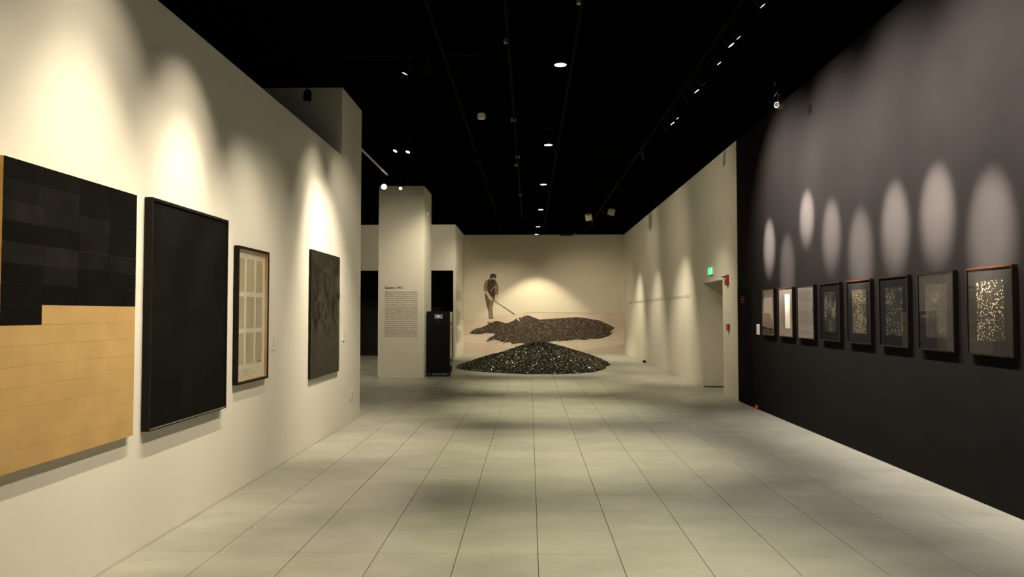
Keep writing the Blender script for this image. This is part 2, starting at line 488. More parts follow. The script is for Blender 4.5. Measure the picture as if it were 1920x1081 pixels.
# ------------------------------------------------------------------ lamps
def spot_light(parent, loc, aim, watts, half_deg, blend, tint, radius=0.035):
    ld = bpy.data.lights.new('lamp_light', 'SPOT')
    ld.energy = watts; ld.color = tint; ld.spot_size = math.radians(half_deg * 2); ld.spot_blend = blend
    ld.shadow_soft_size = radius
    lo = bpy.data.objects.new('lamp_light', ld); col.objects.link(lo)
    d = (Vector(aim) - Vector(loc)).normalized()
    lo.rotation_euler = d.to_track_quat('-Z', 'Y').to_euler()
    lo.location = Vector(loc) - Vector(parent_loc(parent)); lo.parent = parent
    return lo

def track_spot(pos, aim, label, group, lights, lens=None, r=0.047, L=0.17, ztop=5.30):
    """spotlight head at pos (centre of its lens) hung from a track above, aimed at aim"""
    p = Vector(pos); d = (Vector(aim) - p).normalized()
    back = p - d * L
    piv = p - d * (L * 0.55)
    t = thing('track_spotlight', label, 'spotlight', (piv.x, piv.y, ztop), group)
    MB().cham(piv.x - 0.02, piv.x + 0.02, piv.y - 0.07, piv.y + 0.07, ztop - 0.035, ztop, 0.005).build('adapter', M_LAMP, t)
    MB().cyl((piv.x, piv.y, ztop - 0.035), (piv.x, piv.y, piv.z + 0.03), 0.009, n=10).build('stem', M_LAMP, t)
    mb = MB()
    a = Vector((0, 1, 0)) - d * d.y
    a.normalize()
    u = d.cross(a)
    n = 20; prof = [(0.55, 0), (0.92, 0.03), (1.0, 0.06), (1.0, L), (0.90, L), (0.90, L - 0.006)]
    vs_ = []; fs_ = []
    for k, (rr, s) in enumerate(prof):
        for i in range(n):
            th = 2 * math.pi * i / n
            vs_.append(back + d * s + (a * math.cos(th) + u * math.sin(th)) * (rr * r))
    for k in range(len(prof) - 1):
        for i in range(n): fs_.append((k*n+i, k*n+(i+1) % n, (k+1)*n+(i+1) % n, (k+1)*n+i))
    fs_.append(tuple(range(n - 1, -1, -1)))
    mb.add(vs_, fs_).build('lamp_head', M_LAMP, t)
    MB().cyl(p - d * 0.010, p - d * 0.005, r * 0.89, n=20).build('lens', lens or M_LENS, t)
    # yoke between stem and head
    MB().cyl(Vector((piv.x, piv.y, piv.z + 0.035)), piv, 0.013, n=10).build('yoke', M_LAMP, t)
    for (w, half, bl, tint, tgt) in lights:
        spot_light(t, p + d * 0.012, tgt or aim, w, half, bl, tint)
    return t

# row of can downlights down the middle of the hall
DL = [(0.36, 0.6), (0.40, 5.1), (0.405, 9.57), (0.362, 14.16), (0.351, 18.53), (0.352, 23.03), (0.321, 27.58), (0.30, 31.85)]
names = ['just behind the viewer', 'above the nearest floor', 'nearest and largest in view', 'second in view along the row', 'third in view along the row',
         'fourth in view along the row', 'fifth in view, small and far', 'farthest, lighting the mural']
for k, (x, y) in enumerate(DL):
    t = thing('can_downlight', 'round lit can downlight of the central row, ' + names[k], 'downlight', (x, y, ZC), 'downlights in a row down the middle of the ceiling')
    zl = 5.03 if k < 7 else 5.2
    R = 0.085
    MB().lathe([(0.05, 0), (0.05, -0.02)], (x, y, ZC), 16).build('canopy', M_LAMP, t)
    MB().cyl((x, y, ZC - 0.02), (x, y, zl + 0.16), 0.012, n=10).build('stem', M_LAMP, t)
    mb = MB(); n = 28
    prof = [(0.03, 0.16), (R, 0.15), (R, 0.0), (R - 0.008, 0.0), (R - 0.008, 0.012)]
    vs_ = []; fs_ = []
    for rr, z in prof:
        for i in range(n): vs_.append((x + rr*math.cos(2*math.pi*i/n), y + rr*math.sin(2*math.pi*i/n), zl + z))
    for q in range(len(prof) - 1):
        for i in range(n): fs_.append((q*n+i, (q+1)*n+i, (q+1)*n+(i+1) % n, q*n+(i+1) % n))
    fs_.append(tuple(range(n)))
    mb.add(vs_, fs_).build('can_body', M_LAMP, t)
    MB().cyl((x, y, zl + 0.010), (x, y, zl + 0.004), R - 0.009, n=28).build('lens', M_LENS_DOWN, t)
    spot_light(t, (x, y, zl - 0.015), (x, y, 0), P_DOWN * (0.8 if k == 1 else 1.0) if k < 7 else P_DOWN * 0.72, 30 if k < 7 else 45, 1.0 if k < 7 else 0.35, DOWN, 0.06)

# tracks
def track(name_label, x0, x1, y0, y1, z=5.30, m=None, w=0.018, conns=()):
    t = thing('lighting_track', name_label, 'track', ((x0+x1)/2, (y0+y1)/2, z))
    MB().box(min(x0, x1) - (w if x0 == x1 else 0), max(x0, x1) + (w if x0 == x1 else 0),
             min(y0, y1) - (w if y0 == y1 else 0), max(y0, y1) + (w if y0 == y1 else 0), z, z + 0.032).build('rail', m or M_TRACK, t)
    L = abs(x1-x0) + abs(y1-y0); n = max(2, int(L / 2.5))
    for k in range(n):
        s = (k + 0.5) / n; x = x0 + (x1-x0)*s; y = y0 + (y1-y0)*s
        MB().cyl((x, y, z + 0.032), (x, y, ZC), 0.007, n=8).build('hanger', M_TRACK, t)
    for (cx, cy, cw) in conns:
        MB().box(cx - cw, cx + cw, cy - 0.035, cy + 0.035, z, z + 0.055).build('connector', M_CONN, t)
    return t
track('dark lighting track left of the smoke detector, running to the back', -1.17, -1.17, -3.0, 29.5)
track('dark lighting track with pale clips, just left of the downlights', -0.275, -0.275, -3.0, 27.5, m=M_TRACK,
      conns=((-0.30, 9.5, 0.035), (-0.29, 13.4, 0.05), (-0.27, 16.6, 0.05), (-0.30, 17.5, 0.05), (-0.27, 21.9, 0.05)))
track('dark lighting track just right of the downlights, running to the back', 0.60, 0.60, -3.0, 29.5, conns=((0.57, 8.3, 0.03),))
track('dark lighting track carrying the spotlights of the black wall', 2.40, 2.40, -3.0, 31.5)
track('short dark cross track above the left wall', -2.55, -0.6, 9.95, 9.95)
track('short dark cross track beyond the pier', -3.5, -1.9, 14.72, 14.72)
track('track end coloured as lit, above the starry lamp by the column', -3.61, -3.61, 15.2, 18.6, m=M_TRACK_LIT)
track('dark lighting track out of view above the near left pictures', -1.78, -1.78, -3.0, 8.2)

# spotlights of the black wall: one per frame, and wide washers between
FR_Y = [13.25, 12.345, 11.455, 10.54, 9.627, 8.717, 7.823, 6.918]
lampY = [13.17, 12.34, 11.37, 10.49, 9.62, 8.72, 7.81, 6.90]
hotZ = [3.02, 2.55, 3.30, 2.95, 2.62, 2.85, 2.88, 2.58]
ords = ['farthest', 'second farthest', 'third farthest', 'fourth farthest', 'fifth farthest', 'sixth farthest', 'seventh farthest', 'eighth farthest']
for k in range(8):
    ty = FR_Y[k] + 0.02
    track_spot((2.48, lampY[k], 5.05), (XR, ty, hotZ[k]), 'narrow track spotlight aimed at the black wall, %s of the eight picture lamps' % ords[k],
               'picture lamps of the black wall', [(P_NARROW * (1.0, 0.45, 1.1, 0.75, 0.7, 0.9, 0.95, 0.9)[k], 8.3, 1.0, NEUT, None)], r=0.043)
track_spot((2.48, 6.0, 5.05), (XR, 6.05, 3.1), 'narrow track spotlight over the black wall, out of view past the last frame', 'picture lamps of the black wall',
           [(P_NARROW, 9.0, 1.0, NEUT, None)], r=0.043)
for k, y in enumerate((12.67, 10.82, 8.96, 7.1, 5.25, 3.4)):
    track_spot((2.46, y, 5.05), (XR, y - 0.15, 2.6), 'wide wall-washing spotlight of the black wall, %s of the washers' % ords[k],
               'wall washers of the black wall', [(P_WASH, 50, 1.0, NEUT, (XR, y - 0.3, 3.7)), (P_SPILL, 33, 1.0, NEUT, (1.9, y, 0))], r=0.047)

# spotlights of the left wall
track_spot((-1.70, 9.93, 5.05), (XL, 10.15, 2.6), 'lit spotlight over the left wall, left of the near ceiling pair', 'lamps of the left wall',
           [(P_LEFT_FAR * 0.8, 29, 1.0, WARM, (XL, 10.15, 2.5)), (P_LEFT_FAR * 1.3, 18, 1.0, WARM, (XL, 10.1, 2.7))])
track_spot((-1.43, 9.98, 5.05), (XL, 10.9, 2.0), 'lit spotlight over the left wall, right of the near ceiling pair', 'lamps of the left wall',
           [(P_LEFT_FAR * 5.0, 31, 1.0, WARM, (XL, 10.9, 0.7)), (P_LEFT_FAR * 1.2, 30, 1.0, WARM, (XL, 12.6, 2.2))])
for k, (y, ty, tz, w, half) in enumerate(((3.2, 3.3, 2.4, 0.7, 25), (4.75, 4.80, 2.55, 2.0, 26), (6.15, 6.25, 2.5, 2.9, 20), (7.15, 7.9, 0.4, 0.0, 24))):
    track_spot((-1.68, y, 5.05), (XL, ty, tz), 'spotlight over the near left pictures, out of view, %s' % ('first', 'second', 'third', 'fourth')[k], 'lamps of the left wall',
               [(P_LEFT * w * 0.55, half * 1.25, 1.0, WARM, None), (P_LEFT * w * 0.75, half * 0.72, 1.0, WARM, None), (P_LEFT_STEEP, 26, 1.0, WARM, (XL, ty, 0.7))])
for k, (y, ty, tz, w) in enumerate(((4.2, 4.2, 1.0, 0.9), (5.9, 6.0, 0.9, 0.9), (7.15, 8.3, 0.9, 1.0))):
    track_spot((-0.26, y, 5.05), (XL, ty, tz), 'spotlight on the central track aimed at the left wall, out of view, %s' % ('nearest', 'middle', 'farthest')[k],
               'lamps of the left wall', [(P_LEFT_LOW * w, 31, 1.0, WARM, None)])

# lamps of the side room
track_spot((-2.70, 14.70, 5.05), (-4.0, 13.6, 2.4), 'lit spotlight beyond the pier, left of the far ceiling pair', 'lamps of the side room', [(120, 30, 0.8, WARM, None)])
track_spot((-2.46, 14.80, 5.05), (-3.3, 13.5, 1.6), 'lit spotlight beyond the pier, right of the far ceiling pair', 'lamps of the side room', [(100, 30, 0.8, WARM, None)])
track_spot((-3.746, 18.86, 5.05), (-2.6, 12.0, 3.4), 'dazzling spotlight facing the viewer, at the top left of the column', 'lamps of the side room', [(160, 28, 0.8, WARM, (-4.2, 13.2, 2.0))], r=0.075, L=0.2, ztop=ZC)
track_spot((-3.363, 19.11, 5.05), (-2.2, 12.0, 3.2), 'small bright spotlight facing the viewer, at the top of the column', 'lamps of the side room', [(60, 28, 0.8, WARM, (-3.9, 13.2, 2.0))], r=0.040, L=0.13, ztop=ZC)
track_spot((-3.42, 11.2, 5.06), (-3.5, 11.3, 4.2), 'unlit dark spotlight in front of the pier above the left wall', 'lamps of the side room', [], lens=M_LENS_OFF, r=0.06, ztop=ZC)

# lamps of the white right wall, turned away from the viewer
for k, (y, ty, tz, w, half) in enumerate(((15.6, 17.6, 1.0, 0.35, 33), (19.6, 21.6, 0.6, 0.8, 33), (24.2, 25.6, 0.8, 0.6, 32), (28.0, 30.0, 0.5, 0.8, 33))):
    track_spot((2.44, y, 5.05), (XR, ty, tz), 'spotlight turned away towards the white right wall, %s of four' % ('nearest', 'second', 'third', 'farthest')[k],
               'lamps of the white wall', [(P_RWHITE * w, half, 1.0, WARM, (XR, ty, -1.6))])
for k, y in enumerate((14.9, 19.7, 24.4)):  # added wash to lift the upper white wall, no lamp seen here
    track_spot((0.60, y, 5.05), (XR, y + 3.6, 3.2), 'added fill spotlight on the central right track turned away towards the white wall, %s of three' % ('nearest', 'middle', 'farthest')[k],
               'lamps of the white wall', [(P_RWASH, 52, 1.0, WARM, None)])
# added fill lamps, none seen, for the column, the opening and the mural
for k, (p, aim, w, half, lab) in enumerate((
        ((-1.17, 15.9, 5.05), (-3.5, 20.6, 2.0), P_COLUMN, 34, 'added fill spotlight turned towards the column'),
        ((-1.17, 19.0, 5.05), (-2.95, 21.5, 3.0), P_COLUMN * 0.6, 30, 'added fill spotlight turned towards the dehumidifier'),
        ((-1.17, 24.2, 5.05), (-5.2, 29.6, 3.6), P_COLUMN * 0.75, 36, 'added fill spotlight turned towards the dark opening'),
        ((-1.17, 27.6, 5.05), (-2.98, 31.2, 1.8), P_COLUMN * 0.4, 40, 'added fill spotlight turned towards the narrow return wall'),
        ((-1.17, 29.2, 5.05), (-1.2, 33.5, 0.7), P_MURAL * 0.9, 38, 'added fill spotlight turned towards the mural figure'),
        ((0.60, 28.3, 5.05), (2.8, 33.5, 0.7), P_MURAL, 38, 'added fill spotlight turned towards the right of the mural'))):
    track_spot(p, aim, lab, 'fill lamps added to brighten the far end', [(w, half, 1.0, WARM, None)])
for k, (x, y) in enumerate(((-5.6, 16.0), (-5.6, 21.0), (-5.6, 26.0))):  # unseen lamps added to lift the floor beyond the pier
    track_spot((x, y, 5.05), (x - 0.5, y + 0.3, 0), 'added unseen spotlight of the side room, %s of three' % ('nearest', 'middle', 'farthest')[k],
               'lamps of the side room', [(P_SIDE, 60, 1.0, WARM, None)], ztop=ZC)

# ------------------------------------------------------------------ the mural on the back wall (a flat print)
MX = lambda px: -3.0 + (px - 868) * 0.02410       # print measured in picture units, 2.41 cm each
MZ = lambda py: (662 - py) * 0.02414
YM = YB - 0.012
M_MURAL = mat('mural_print_backdrop', (0.60, 0.545, 0.44), 0.8, 0.15, noise_scale=0.8, noise_amt=0.03)
M_MGROUND = mat('mural_print_ground', (0.60, 0.485, 0.405), 0.8, 0.15, noise_scale=1.2, noise_amt=0.08)
M_MGROUND2 = mat('mural_print_ground_pale', (0.66, 0.56, 0.48), 0.8, 0.15, noise_scale=1.5, noise_amt=0.06)
M_MLINE = mat('mural_print_line', (0.33, 0.27, 0.21), 0.8, 0.15, noise_scale=4)
M_PDARK = mat('mural_print_dark_brown', (0.062, 0.046, 0.034), 0.8, 0.15, noise_scale=9, noise_amt=0.35)
M_PMID = mat('mural_print_mid_brown', (0.23, 0.165, 0.105), 0.8, 0.15, noise_scale=7, noise_amt=0.3)
M_PTROUS = mat('mural_print_trouser_brown', (0.15, 0.105, 0.070), 0.8, 0.15, noise_scale=6, noise_amt=0.4)
M_PSKIN = mat('mural_print_pale_skin', (0.55, 0.45, 0.33), 0.8, 0.15, noise_scale=8, noise_amt=0.15)
mural = thing('wall_mural', 'sepia photo mural of a person shovelling gravel, covering the back wall', 'mural', (0.6, YM, 0))
MB().box(-2.979, XR, YM, YB, 0, ZC - 0.01).build('backdrop', M_MURAL, mural)
def flat(name, pts, m, layer, label=None, parent=None, sc=None):
    y = YM - 0.0015 * layer
    return MB().prism([(MX(p[0]), y, MZ(p[1])) for p in pts], (0, 0.0012, 0)).build(name, m, parent or mural, label=label)
Z5 = lambda l: [(840 + a / 3.728, 430 + b / 3.728) for a, b in l]
Z9 = lambda l: [(895 + a / 9.827, 500 + b / 9.827) for a, b in l]
flat('printed_ground', Z5([(105, 862), (105, 634), (330, 605), (545, 578), (1240, 590), (1240, 862)]), M_MGROUND, 1, 'pinkish studio floor of the print')
flat('printed_ground_sheen', Z5([(105, 745), (420, 700), (700, 760), (1000, 775), (1225, 700), (1225, 800), (900, 850), (560, 858), (300, 800), (105, 790)]), M_MGROUND2, 2)
flat('printed_floor_line', Z5([(545, 577), (1225, 588), (1225, 590.5), (545, 579.5)]), M_MLINE, 3)
flat('printed_floor_line', Z5([(105, 632.5), (330, 604), (545, 577), (545, 579), (330, 606), (105, 635)]), M_MGROUND2, 3)
heap = Z5([(145,725),(170,705),(200,690),(232,685),(260,672),(290,655),(320,643),(345,638),(375,648),(400,655),(425,652),(450,640),(480,620),(520,612),(545,600),(565,602),(590,612),
 (640,630),(700,625),(760,622),(830,618),(900,612),(960,620),(1020,630),(1070,640),(1110,660),(1160,685),(1140,708),(1130,715),(1150,722),(1120,745),(1050,765),
 (1000,764),(950,772),(900,768),(850,774),(780,782),(740,780),(700,787),(650,788),(600,800),(570,800),(550,806),(520,795),(480,795),(450,802),(430,785),(390,792),(360,778),(340,775),
 (320,768),(290,778),(265,784),(275,768),(290,755),(330,735),(322,728),(260,725),(225,732),(190,732)])
flat('printed_heap', heap, M_PDARK, 3, 'dark heap of gravel in the print')
def inside(p, poly):
    c = False; n = len(poly); x, y = p
    for i in range(n):
        x1, y1 = poly[i]; x2, y2 = poly[i - 1]
        if (y1 > y) != (y2 > y) and x < (x2 - x1) * (y - y1) / (y2 - y1) + x1: c = not c
    return c
mb = MB(); r3 = random.Random(11); cnt = 0
xs = [p[0] for p in heap]; ys = [p[1] for p in heap]
while cnt < 6000:
    p = (r3.uniform(min(xs) - 4, max(xs) + 6), r3.uniform(min(ys), max(ys) + 3))
    ok = inside(p, heap)
    near = inside((p[0], p[1] - r3.uniform(1, 7)), heap) or inside((p[0] + r3.uniform(-5, 5), p[1] - 1), heap)
    if not ok and not (near and r3.random() < 0.6) and not (r3.random() < 0.012 and p[1] > 612): continue
    s = r3.uniform(0.32, 0.95) * (1.0 if ok else 0.8); a0 = r3.uniform(0, 6.28); n = r3.choice((4, 5, 6))
    mb.add([(MX(p[0] + s*r3.uniform(.7, 1.1)*math.cos(a0 + 6.283*i/n)), YM - 0.0062 - 0.0000004*cnt, MZ(p[1] + 0.8*s*r3.uniform(.7, 1.1)*math.sin(a0 + 6.283*i/n))) for i in range(n)], [tuple(range(n))[::-1]])
    cnt += 1
mb.build('printed_gravel', M_PRINTSTONE, mural, kind='stuff')
def ell(cx, cy, rx, ry, n=18): return [(cx + rx*math.cos(6.2832*i/n), cy + ry*math.sin(6.2832*i/n)) for i in range(n)]
fig = flat('printed_figure', Z9([(190,232),(228,222),(240,250),(330,250),(358,300),(322,400),(322,525),(250,562),(190,505),(158,380),(150,270)]), M_PDARK, 5, 'printed person in dark vest and rolled sleeves')
def fpart(name, pts, m, layer): 
    o = flat(name, Z9(pts), m, layer); o.parent = fig
    return o
fpart('trousers', [(125,500),(160,480),(250,560),(320,520),(325,560),(290,660),(275,750),(280,900),(290,962),(205,962),(195,830),(170,740),(140,600)], M_PTROUS, 4)
fpart('trouser_leg', [(238,618),(300,622),(272,760),(280,942),(216,942),(208,800)], M_PMID, 5)
fpart('sleeve', [(196,228),(140,262),(110,340),(108,432),(150,476),(187,452),(166,380),(182,290)], M_PMID, 6)
fpart('sleeve', [(330,252),(370,300),(386,400),(378,516),(324,522),(317,400),(300,360),(338,318)], M_PMID, 6)
fpart('forearm', [(148,470),(186,458),(252,560),(284,602),(246,627),(205,592)], M_PSKIN, 7)
fpart('forearm', [(324,520),(373,518),(362,600),(352,662),(332,668),(313,610)], M_PSKIN, 7)
fpart('vest_light', [(235,440),(300,350),(320,345),(312,372),(250,455)], M_PMID, 6)
fpart('face', ell(286, 228, 40, 34), M_PSKIN, 6)
fpart('beard', ell(282, 256, 42, 30), M_PDARK, 7)
fpart('hair', [(220,200),(226,160),(250,130),(288,122),(325,135),(345,170),(342,205),(322,222),(318,205),(300,196),(272,200),(262,212),(240,232),(226,225)], M_PDARK, 7)
fpart('shoe', [(205,958),(290,958),(296,1000),(266,1036),(180,1030),(206,1004)], M_PSKIN, 6)
fpart('shoe_sole', [(178,1022),(268,1028),(266,1042),(180,1036)], M_PDARK, 7)
shov = flat('printed_shovel', Z9([(268,604),(276,598),(690,872),(684,886)]), M_PTROUS, 8)
o = flat('shovel_blade', Z9([(655,858),(706,866),(772,980),(766,1002),(738,985),(712,930),(688,882)]), M_MGROUND2, 8); o.parent = shov

# ------------------------------------------------------------------ heap of coal on the floor
PCX, PCY = 0.42, 25.2
RAD = [(-180, 2.88), (-165, 2.95), (-150, 2.98), (-130, 3.05), (-110, 3.2), (-90, 3.28), (-75, 3.25), (-60, 2.95), (-45, 2.5), (-25, 2.25), (-10, 2.12), (5, 2.2), (20, 2.55), (40, 2.8), (70, 2.95), (100, 3.0), (140, 2.9), (180, 2.88)]
def heap_r(a):
    d = math.degrees(a)
    for (a0, r0), (a1, r1) in zip(RAD[:-1], RAD[1:]):
        if a0 <= d <= a1:
            t = (d - a0) / (a1 - a0); return r0 + (r1 - r0) * t
    return 2.88
def heap_h(x, y):
    dx, dy = x - PCX, y - PCY; a = math.atan2(dy, dx); r = math.hypot(dx, dy); R = heap_r(a) * (1 + 0.03 * math.sin(7 * a + 1) + 0.02 * math.sin(13 * a))
    t = 1 - r / R
    if t <= 0: return -0.02 + 0.2 * t
    ca = max(0.0, math.cos(a)); q = math.sqrt((r / R) ** 2 + 0.012)
    h = 0.92 * max(0.0, 1 - q) ** (1.0 - 0.32 * ca * (r / R)) 
    h += 0.04 * t ** 0.5 * noise.noise(Vector((x * 1.6, y * 1.6, 3.0)))
    return max(h, 0.0)
coal = thing('coal_heap', 'large low heap of loose glittering black coal on the grey floor', 'coal heap', (PCX, PCY, 0))
coal['kind'] = 'stuff'
mb = MB(); NR, NA = 26, 72
vv = [(PCX, PCY, heap_h(PCX, PCY) - 0.02)]
for i in range(1, NR + 1):
    for j in range(NA):
        a = -math.pi + 2 * math.pi * j / NA; r = heap_r(a) * i / NR
        x, y = PCX + r * math.cos(a), PCY + r * math.sin(a)
        vv.append((x, y, max(0.002, heap_h(x, y) - 0.02) if i < NR else 0.001))
ff = [(0, 1 + j, 1 + (j + 1) % NA) for j in range(NA)]
for i in range(NR - 1):
    for j in range(NA):
        a_ = 1 + i * NA + j; b_ = 1 + i * NA + (j + 1) % NA
        ff.append((a_, a_ + NA, b_ + NA, b_))
mb.add(vv, ff).build('coal_bed', M_COALBASE, coal, smooth=True)
# the loose pieces: irregular octahedral to icosahedral lumps
rs = np.random.RandomState(5)
phi = (1 + 5 ** 0.5) / 2
ICO = np.array([(-1,phi,0),(1,phi,0),(-1,-phi,0),(1,-phi,0),(0,-1,phi),(0,1,phi),(0,-1,-phi),(0,1,-phi),(phi,0,-1),(phi,0,1),(-phi,0,-1),(-phi,0,1)]) / math.sqrt(1 + phi * phi)
IF = np.array([(0,11,5),(0,5,1),(0,1,7),(0,7,10),(0,10,11),(1,5,9),(5,11,4),(11,10,2),(10,7,6),(7,1,8),(3,9,4),(3,4,2),(3,2,6),(3,6,8),(3,8,9),(4,9,5),(2,4,11),(6,2,10),(8,6,7),(9,8,1)])
V = []; Fc = []; nst = 0
while nst < 21000:
    a = rs.uniform(-math.pi, math.pi); q = math.sqrt(rs.uniform(0, 1)); R = heap_r(a)
    r = R * q * 1.0
    x, y = PCX + r * math.cos(a), PCY + r * math.sin(a)
    s = rs.uniform(0.013, 0.034)
    z = max(heap_h(x, y), 0.0) + s * rs.uniform(-0.1, 0.5)
    if heap_h(x, y) < 0.01: z = s * 0.55
    m3 = np.linalg.qr(rs.normal(size=(3, 3)))[0]
    p = ICO * rs.uniform(0.75, 1.2, size=(12, 1)) * (s * np.array([1.0, rs.uniform(0.6, 1.0), rs.uniform(0.5, 0.9)]))
    p = p @ m3.T + np.array([x - PCX, y - PCY, max(z, s * 0.5)])
    V.append(p); Fc.append(IF + 12 * nst); nst += 1
V = np.concatenate(V); Fc = np.concatenate(Fc)
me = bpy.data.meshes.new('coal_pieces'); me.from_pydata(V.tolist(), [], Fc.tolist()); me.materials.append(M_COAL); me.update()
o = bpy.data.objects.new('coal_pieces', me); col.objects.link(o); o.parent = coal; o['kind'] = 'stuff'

# ------------------------------------------------------------------ black air-treatment cabinet beside the column
ax0, ax1, ay0, ay1 = -2.925, -2.262, 20.98, 21.66
t = thing('dehumidifier', 'tall black dehumidifier cabinet on castors with a small lit screen, beside the column', 'dehumidifier', ((ax0+ax1)/2, (ay0+ay1)/2, 0))
MB().cham(ax0, ax1 - 0.008, ay0 + 0.02, ay1, 0.10, 1.855, 0.012).build('body', M_BLACKMET, t)
MB().cham(ax0 + 0.004, ax1 - 0.012, ay0, ay0 + 0.022, 0.10, 1.85, 0.006).build('front_panel', M_BLACKMET, t)
MB().box(ax0 + 0.055, ax1 - 0.045, ay0 - 0.004, ay0 + 0.002, 0.49, 1.53).build('grille_recess', M_BLACKPL, t)
for k in range(12):
    x = ax0 + 0.075 + k * 0.0455
    MB().box(x, x + 0.022, ay0 - 0.016, ay0 - 0.003, 0.50, 1.52).build('louver', M_BLACKMET, t)
scr = MB().cham(ax0 + 0.218, ax0 + 0.462, ay0 - 0.010, ay0 + 0.002, 1.640, 1.775, 0.004).build('screen_bezel', M_BLACKPL, t)
def screen_mat():
    m, nt, b = new_mat('lit_display')
    tc = nt.nodes.new('ShaderNodeTexCoord')
    n = nt.nodes.new('ShaderNodeTexNoise'); n.inputs['Scale'].default_value = 14; n.inputs['Detail'].default_value = 3
    nt.links.new(tc.outputs['Object'], n.inputs['Vector'])
    r = nt.nodes.new('ShaderNodeValToRGB')
    r.color_ramp.elements[0].color = (0.055, 0.060, 0.085, 1); r.color_ramp.elements[0].position = 0.35
    r.color_ramp.elements[1].color = (0.12, 0.11, 0.13, 1); r.color_ramp.elements[1].position = 0.7
    nt.links.new(n.outputs['Fac'], r.inputs['Fac'])
    b.inputs['Base Color'].default_value = (0.02, 0.02, 0.03, 1)
    nt.links.new(r.outputs['Color'], b.inputs['Emission Color']); b.inputs['Emission Strength'].default_value = 1.3
    return m
MB().box(ax0 + 0.228, ax0 + 0.452, ay0 - 0.0115, ay0 - 0.009, 1.648, 1.767).build('display', screen_mat(), scr)
M_FL1 = mat('display_orange_glow', (0.5, 0.1, 0.02), 0.5, 0.2, emit=(1.0, 0.30, 0.03), emit_str=0.9)
M_FL2 = mat('display_yellow_glow', (0.5, 0.3, 0.02), 0.5, 0.2, emit=(1.0, 0.75, 0.10), emit_str=1.2)
sx, sz = ax0 + 0.33, 1.712
MB().prism([(sx-0.055, ay0-0.0125, sz-0.012), (sx-0.02, ay0-0.0125, sz-0.018), (sx+0.02, ay0-0.0125, sz-0.010), (sx+0.045, ay0-0.0125, sz+0.012), (sx+0.01, ay0-0.0125, sz+0.026), (sx-0.03, ay0-0.0125, sz+0.010)], (0, 0.001, 0)).build('display_flame', M_FL1, scr)
MB().prism([(sx-0.015, ay0-0.0138, sz-0.006), (sx+0.03, ay0-0.0138, sz-0.004), (sx+0.055, ay0-0.0138, sz+0.006), (sx+0.02, ay0-0.0138, sz+0.014)], (0, 0.001, 0)).build('display_flame', M_FL2, scr)
MB().cyl((ax0 + 0.33, ay0, 1.565), (ax0 + 0.33, ay0 - 0.012, 1.565), 0.014, n=14).build('button', M_STEEL, t)
side = MB().box(ax1 - 0.010, ax1, ay0 + 0.10, ay1 - 0.06, 0.30, 1.84).build('side_panel', M_STEEL, t, label='pale metal side panel')
MB().box(ax1 - 0.002, ax1 + 0.012, ay0 + 0.14, ay1 - 0.10, 1.50, 1.53).build('side_handle', M_BLACKPL, side)
MB().box(ax1 - 0.002, ax1 + 0.006, ay0 + 0.16, ay1 - 0.12, 0.55, 0.72).build('rating_plate', M_CARD, side)
MB().box(ax1 - 0.002, ax1 + 0.006, ay0 + 0.16, ay1 - 0.12, 0.42, 0.48).build('rating_plate', M_BLACKPL, side)
for cx in (ax0 + 0.045, ax1 - 0.060):
    for cy in (ay0 + 0.06, ay1 - 0.06):
        mbc = MB().cyl((cx - 0.018, cy, 0.042), (cx + 0.018, cy, 0.042), 0.042, n=18)
        cst = mbc.build('castor', M_RUBBER, t)
        MB().box(cx - 0.026, cx + 0.026, cy - 0.02, cy + 0.02, 0.06, 0.102).build('fork', M_STEEL, cst)
MB().box(ax0, ax1 - 0.008, ay0 + 0.01, ay0 + 0.03, 0.012, 0.030).build('foot_bar', M_BLACKPL, t)
for cx in (ax0 + 0.008, ax1 - 0.026):
    MB().box(cx, cx + 0.016, ay0 + 0.012, ay0 + 0.028, 0.030, 0.10).build('foot_bracket', M_BLACKPL, t)

# ------------------------------------------------------------------ pictures on the left wall
def frame_rails(t, X0, X1, y0, y1, z0, z1, w, m, name='frame_rail', m_top=None):
    """four rails of a rectangular frame lying in a YZ plane, X0..X1 thick"""
    MB().box(X0, X1, y0, y1, z1 - w, z1).build(name, m_top or m, t)
    MB().box(X0, X1, y0, y1, z0, z0 + w).build(name, m, t)
    MB().box(X0, X1, y0, y0 + w, z0 + w, z1 - w).build(name, m, t)
    MB().box(X0, X1, y1 - w, y1, z0 + w, z1 - w).build(name, m, t)

# 1: tan canvas with black sheets
y0, y1, z0, z1 = 4.01, 5.405, 0.893, 2.667
t = thing('collage_painting', 'large tan canvas with rows of black tar sheets over its upper half', 'painting', (XL, (y0+y1)/2, z0))
M_TAN = mat('tan_paper', (0.50, 0.33, 0.135), 0.7, 0.2, noise_scale=7, noise_amt=0.10)
M_TANEDGE = mat('tan_wood_edge', (0.52, 0.28, 0.075), 0.6, 0.25, noise_scale=12, noise_amt=0.15)
MB().box(XL + 0.012, XL + 0.046, y0, y1, z0, z1).build('stretcher', M_TANEDGE, t)
MB().box(XL, XL + 0.012, y0 + 0.08, y1 - 0.08, z0 + 0.08, z1 - 0.08).build('hanging_batten', M_TANEDGE, t)
BK = [mat('black_tar_sheet_%s' % 'abc'[i], (c, c * 0.95, c * 0.85), rg, 0.08, noise_scale=5, noise_amt=0.45, bump=0.3, bump_scale=25)
      for i, (c, rg) in enumerate(((0.0035, 0.75), (0.007, 0.7), (0.011, 0.65)))]
TN = [mat('tan_paper_sheet_%s' % 'ab'[i], c, 0.7, 0.2, noise_scale=4, noise_amt=0.09) for i, c in enumerate(((0.50, 0.33, 0.135), (0.49, 0.322, 0.13)))]
r4 = random.Random(21)
NRW, NCL = 15, 4
dy, dz = (y1 - y0) / NCL, (z1 - z0) / NRW
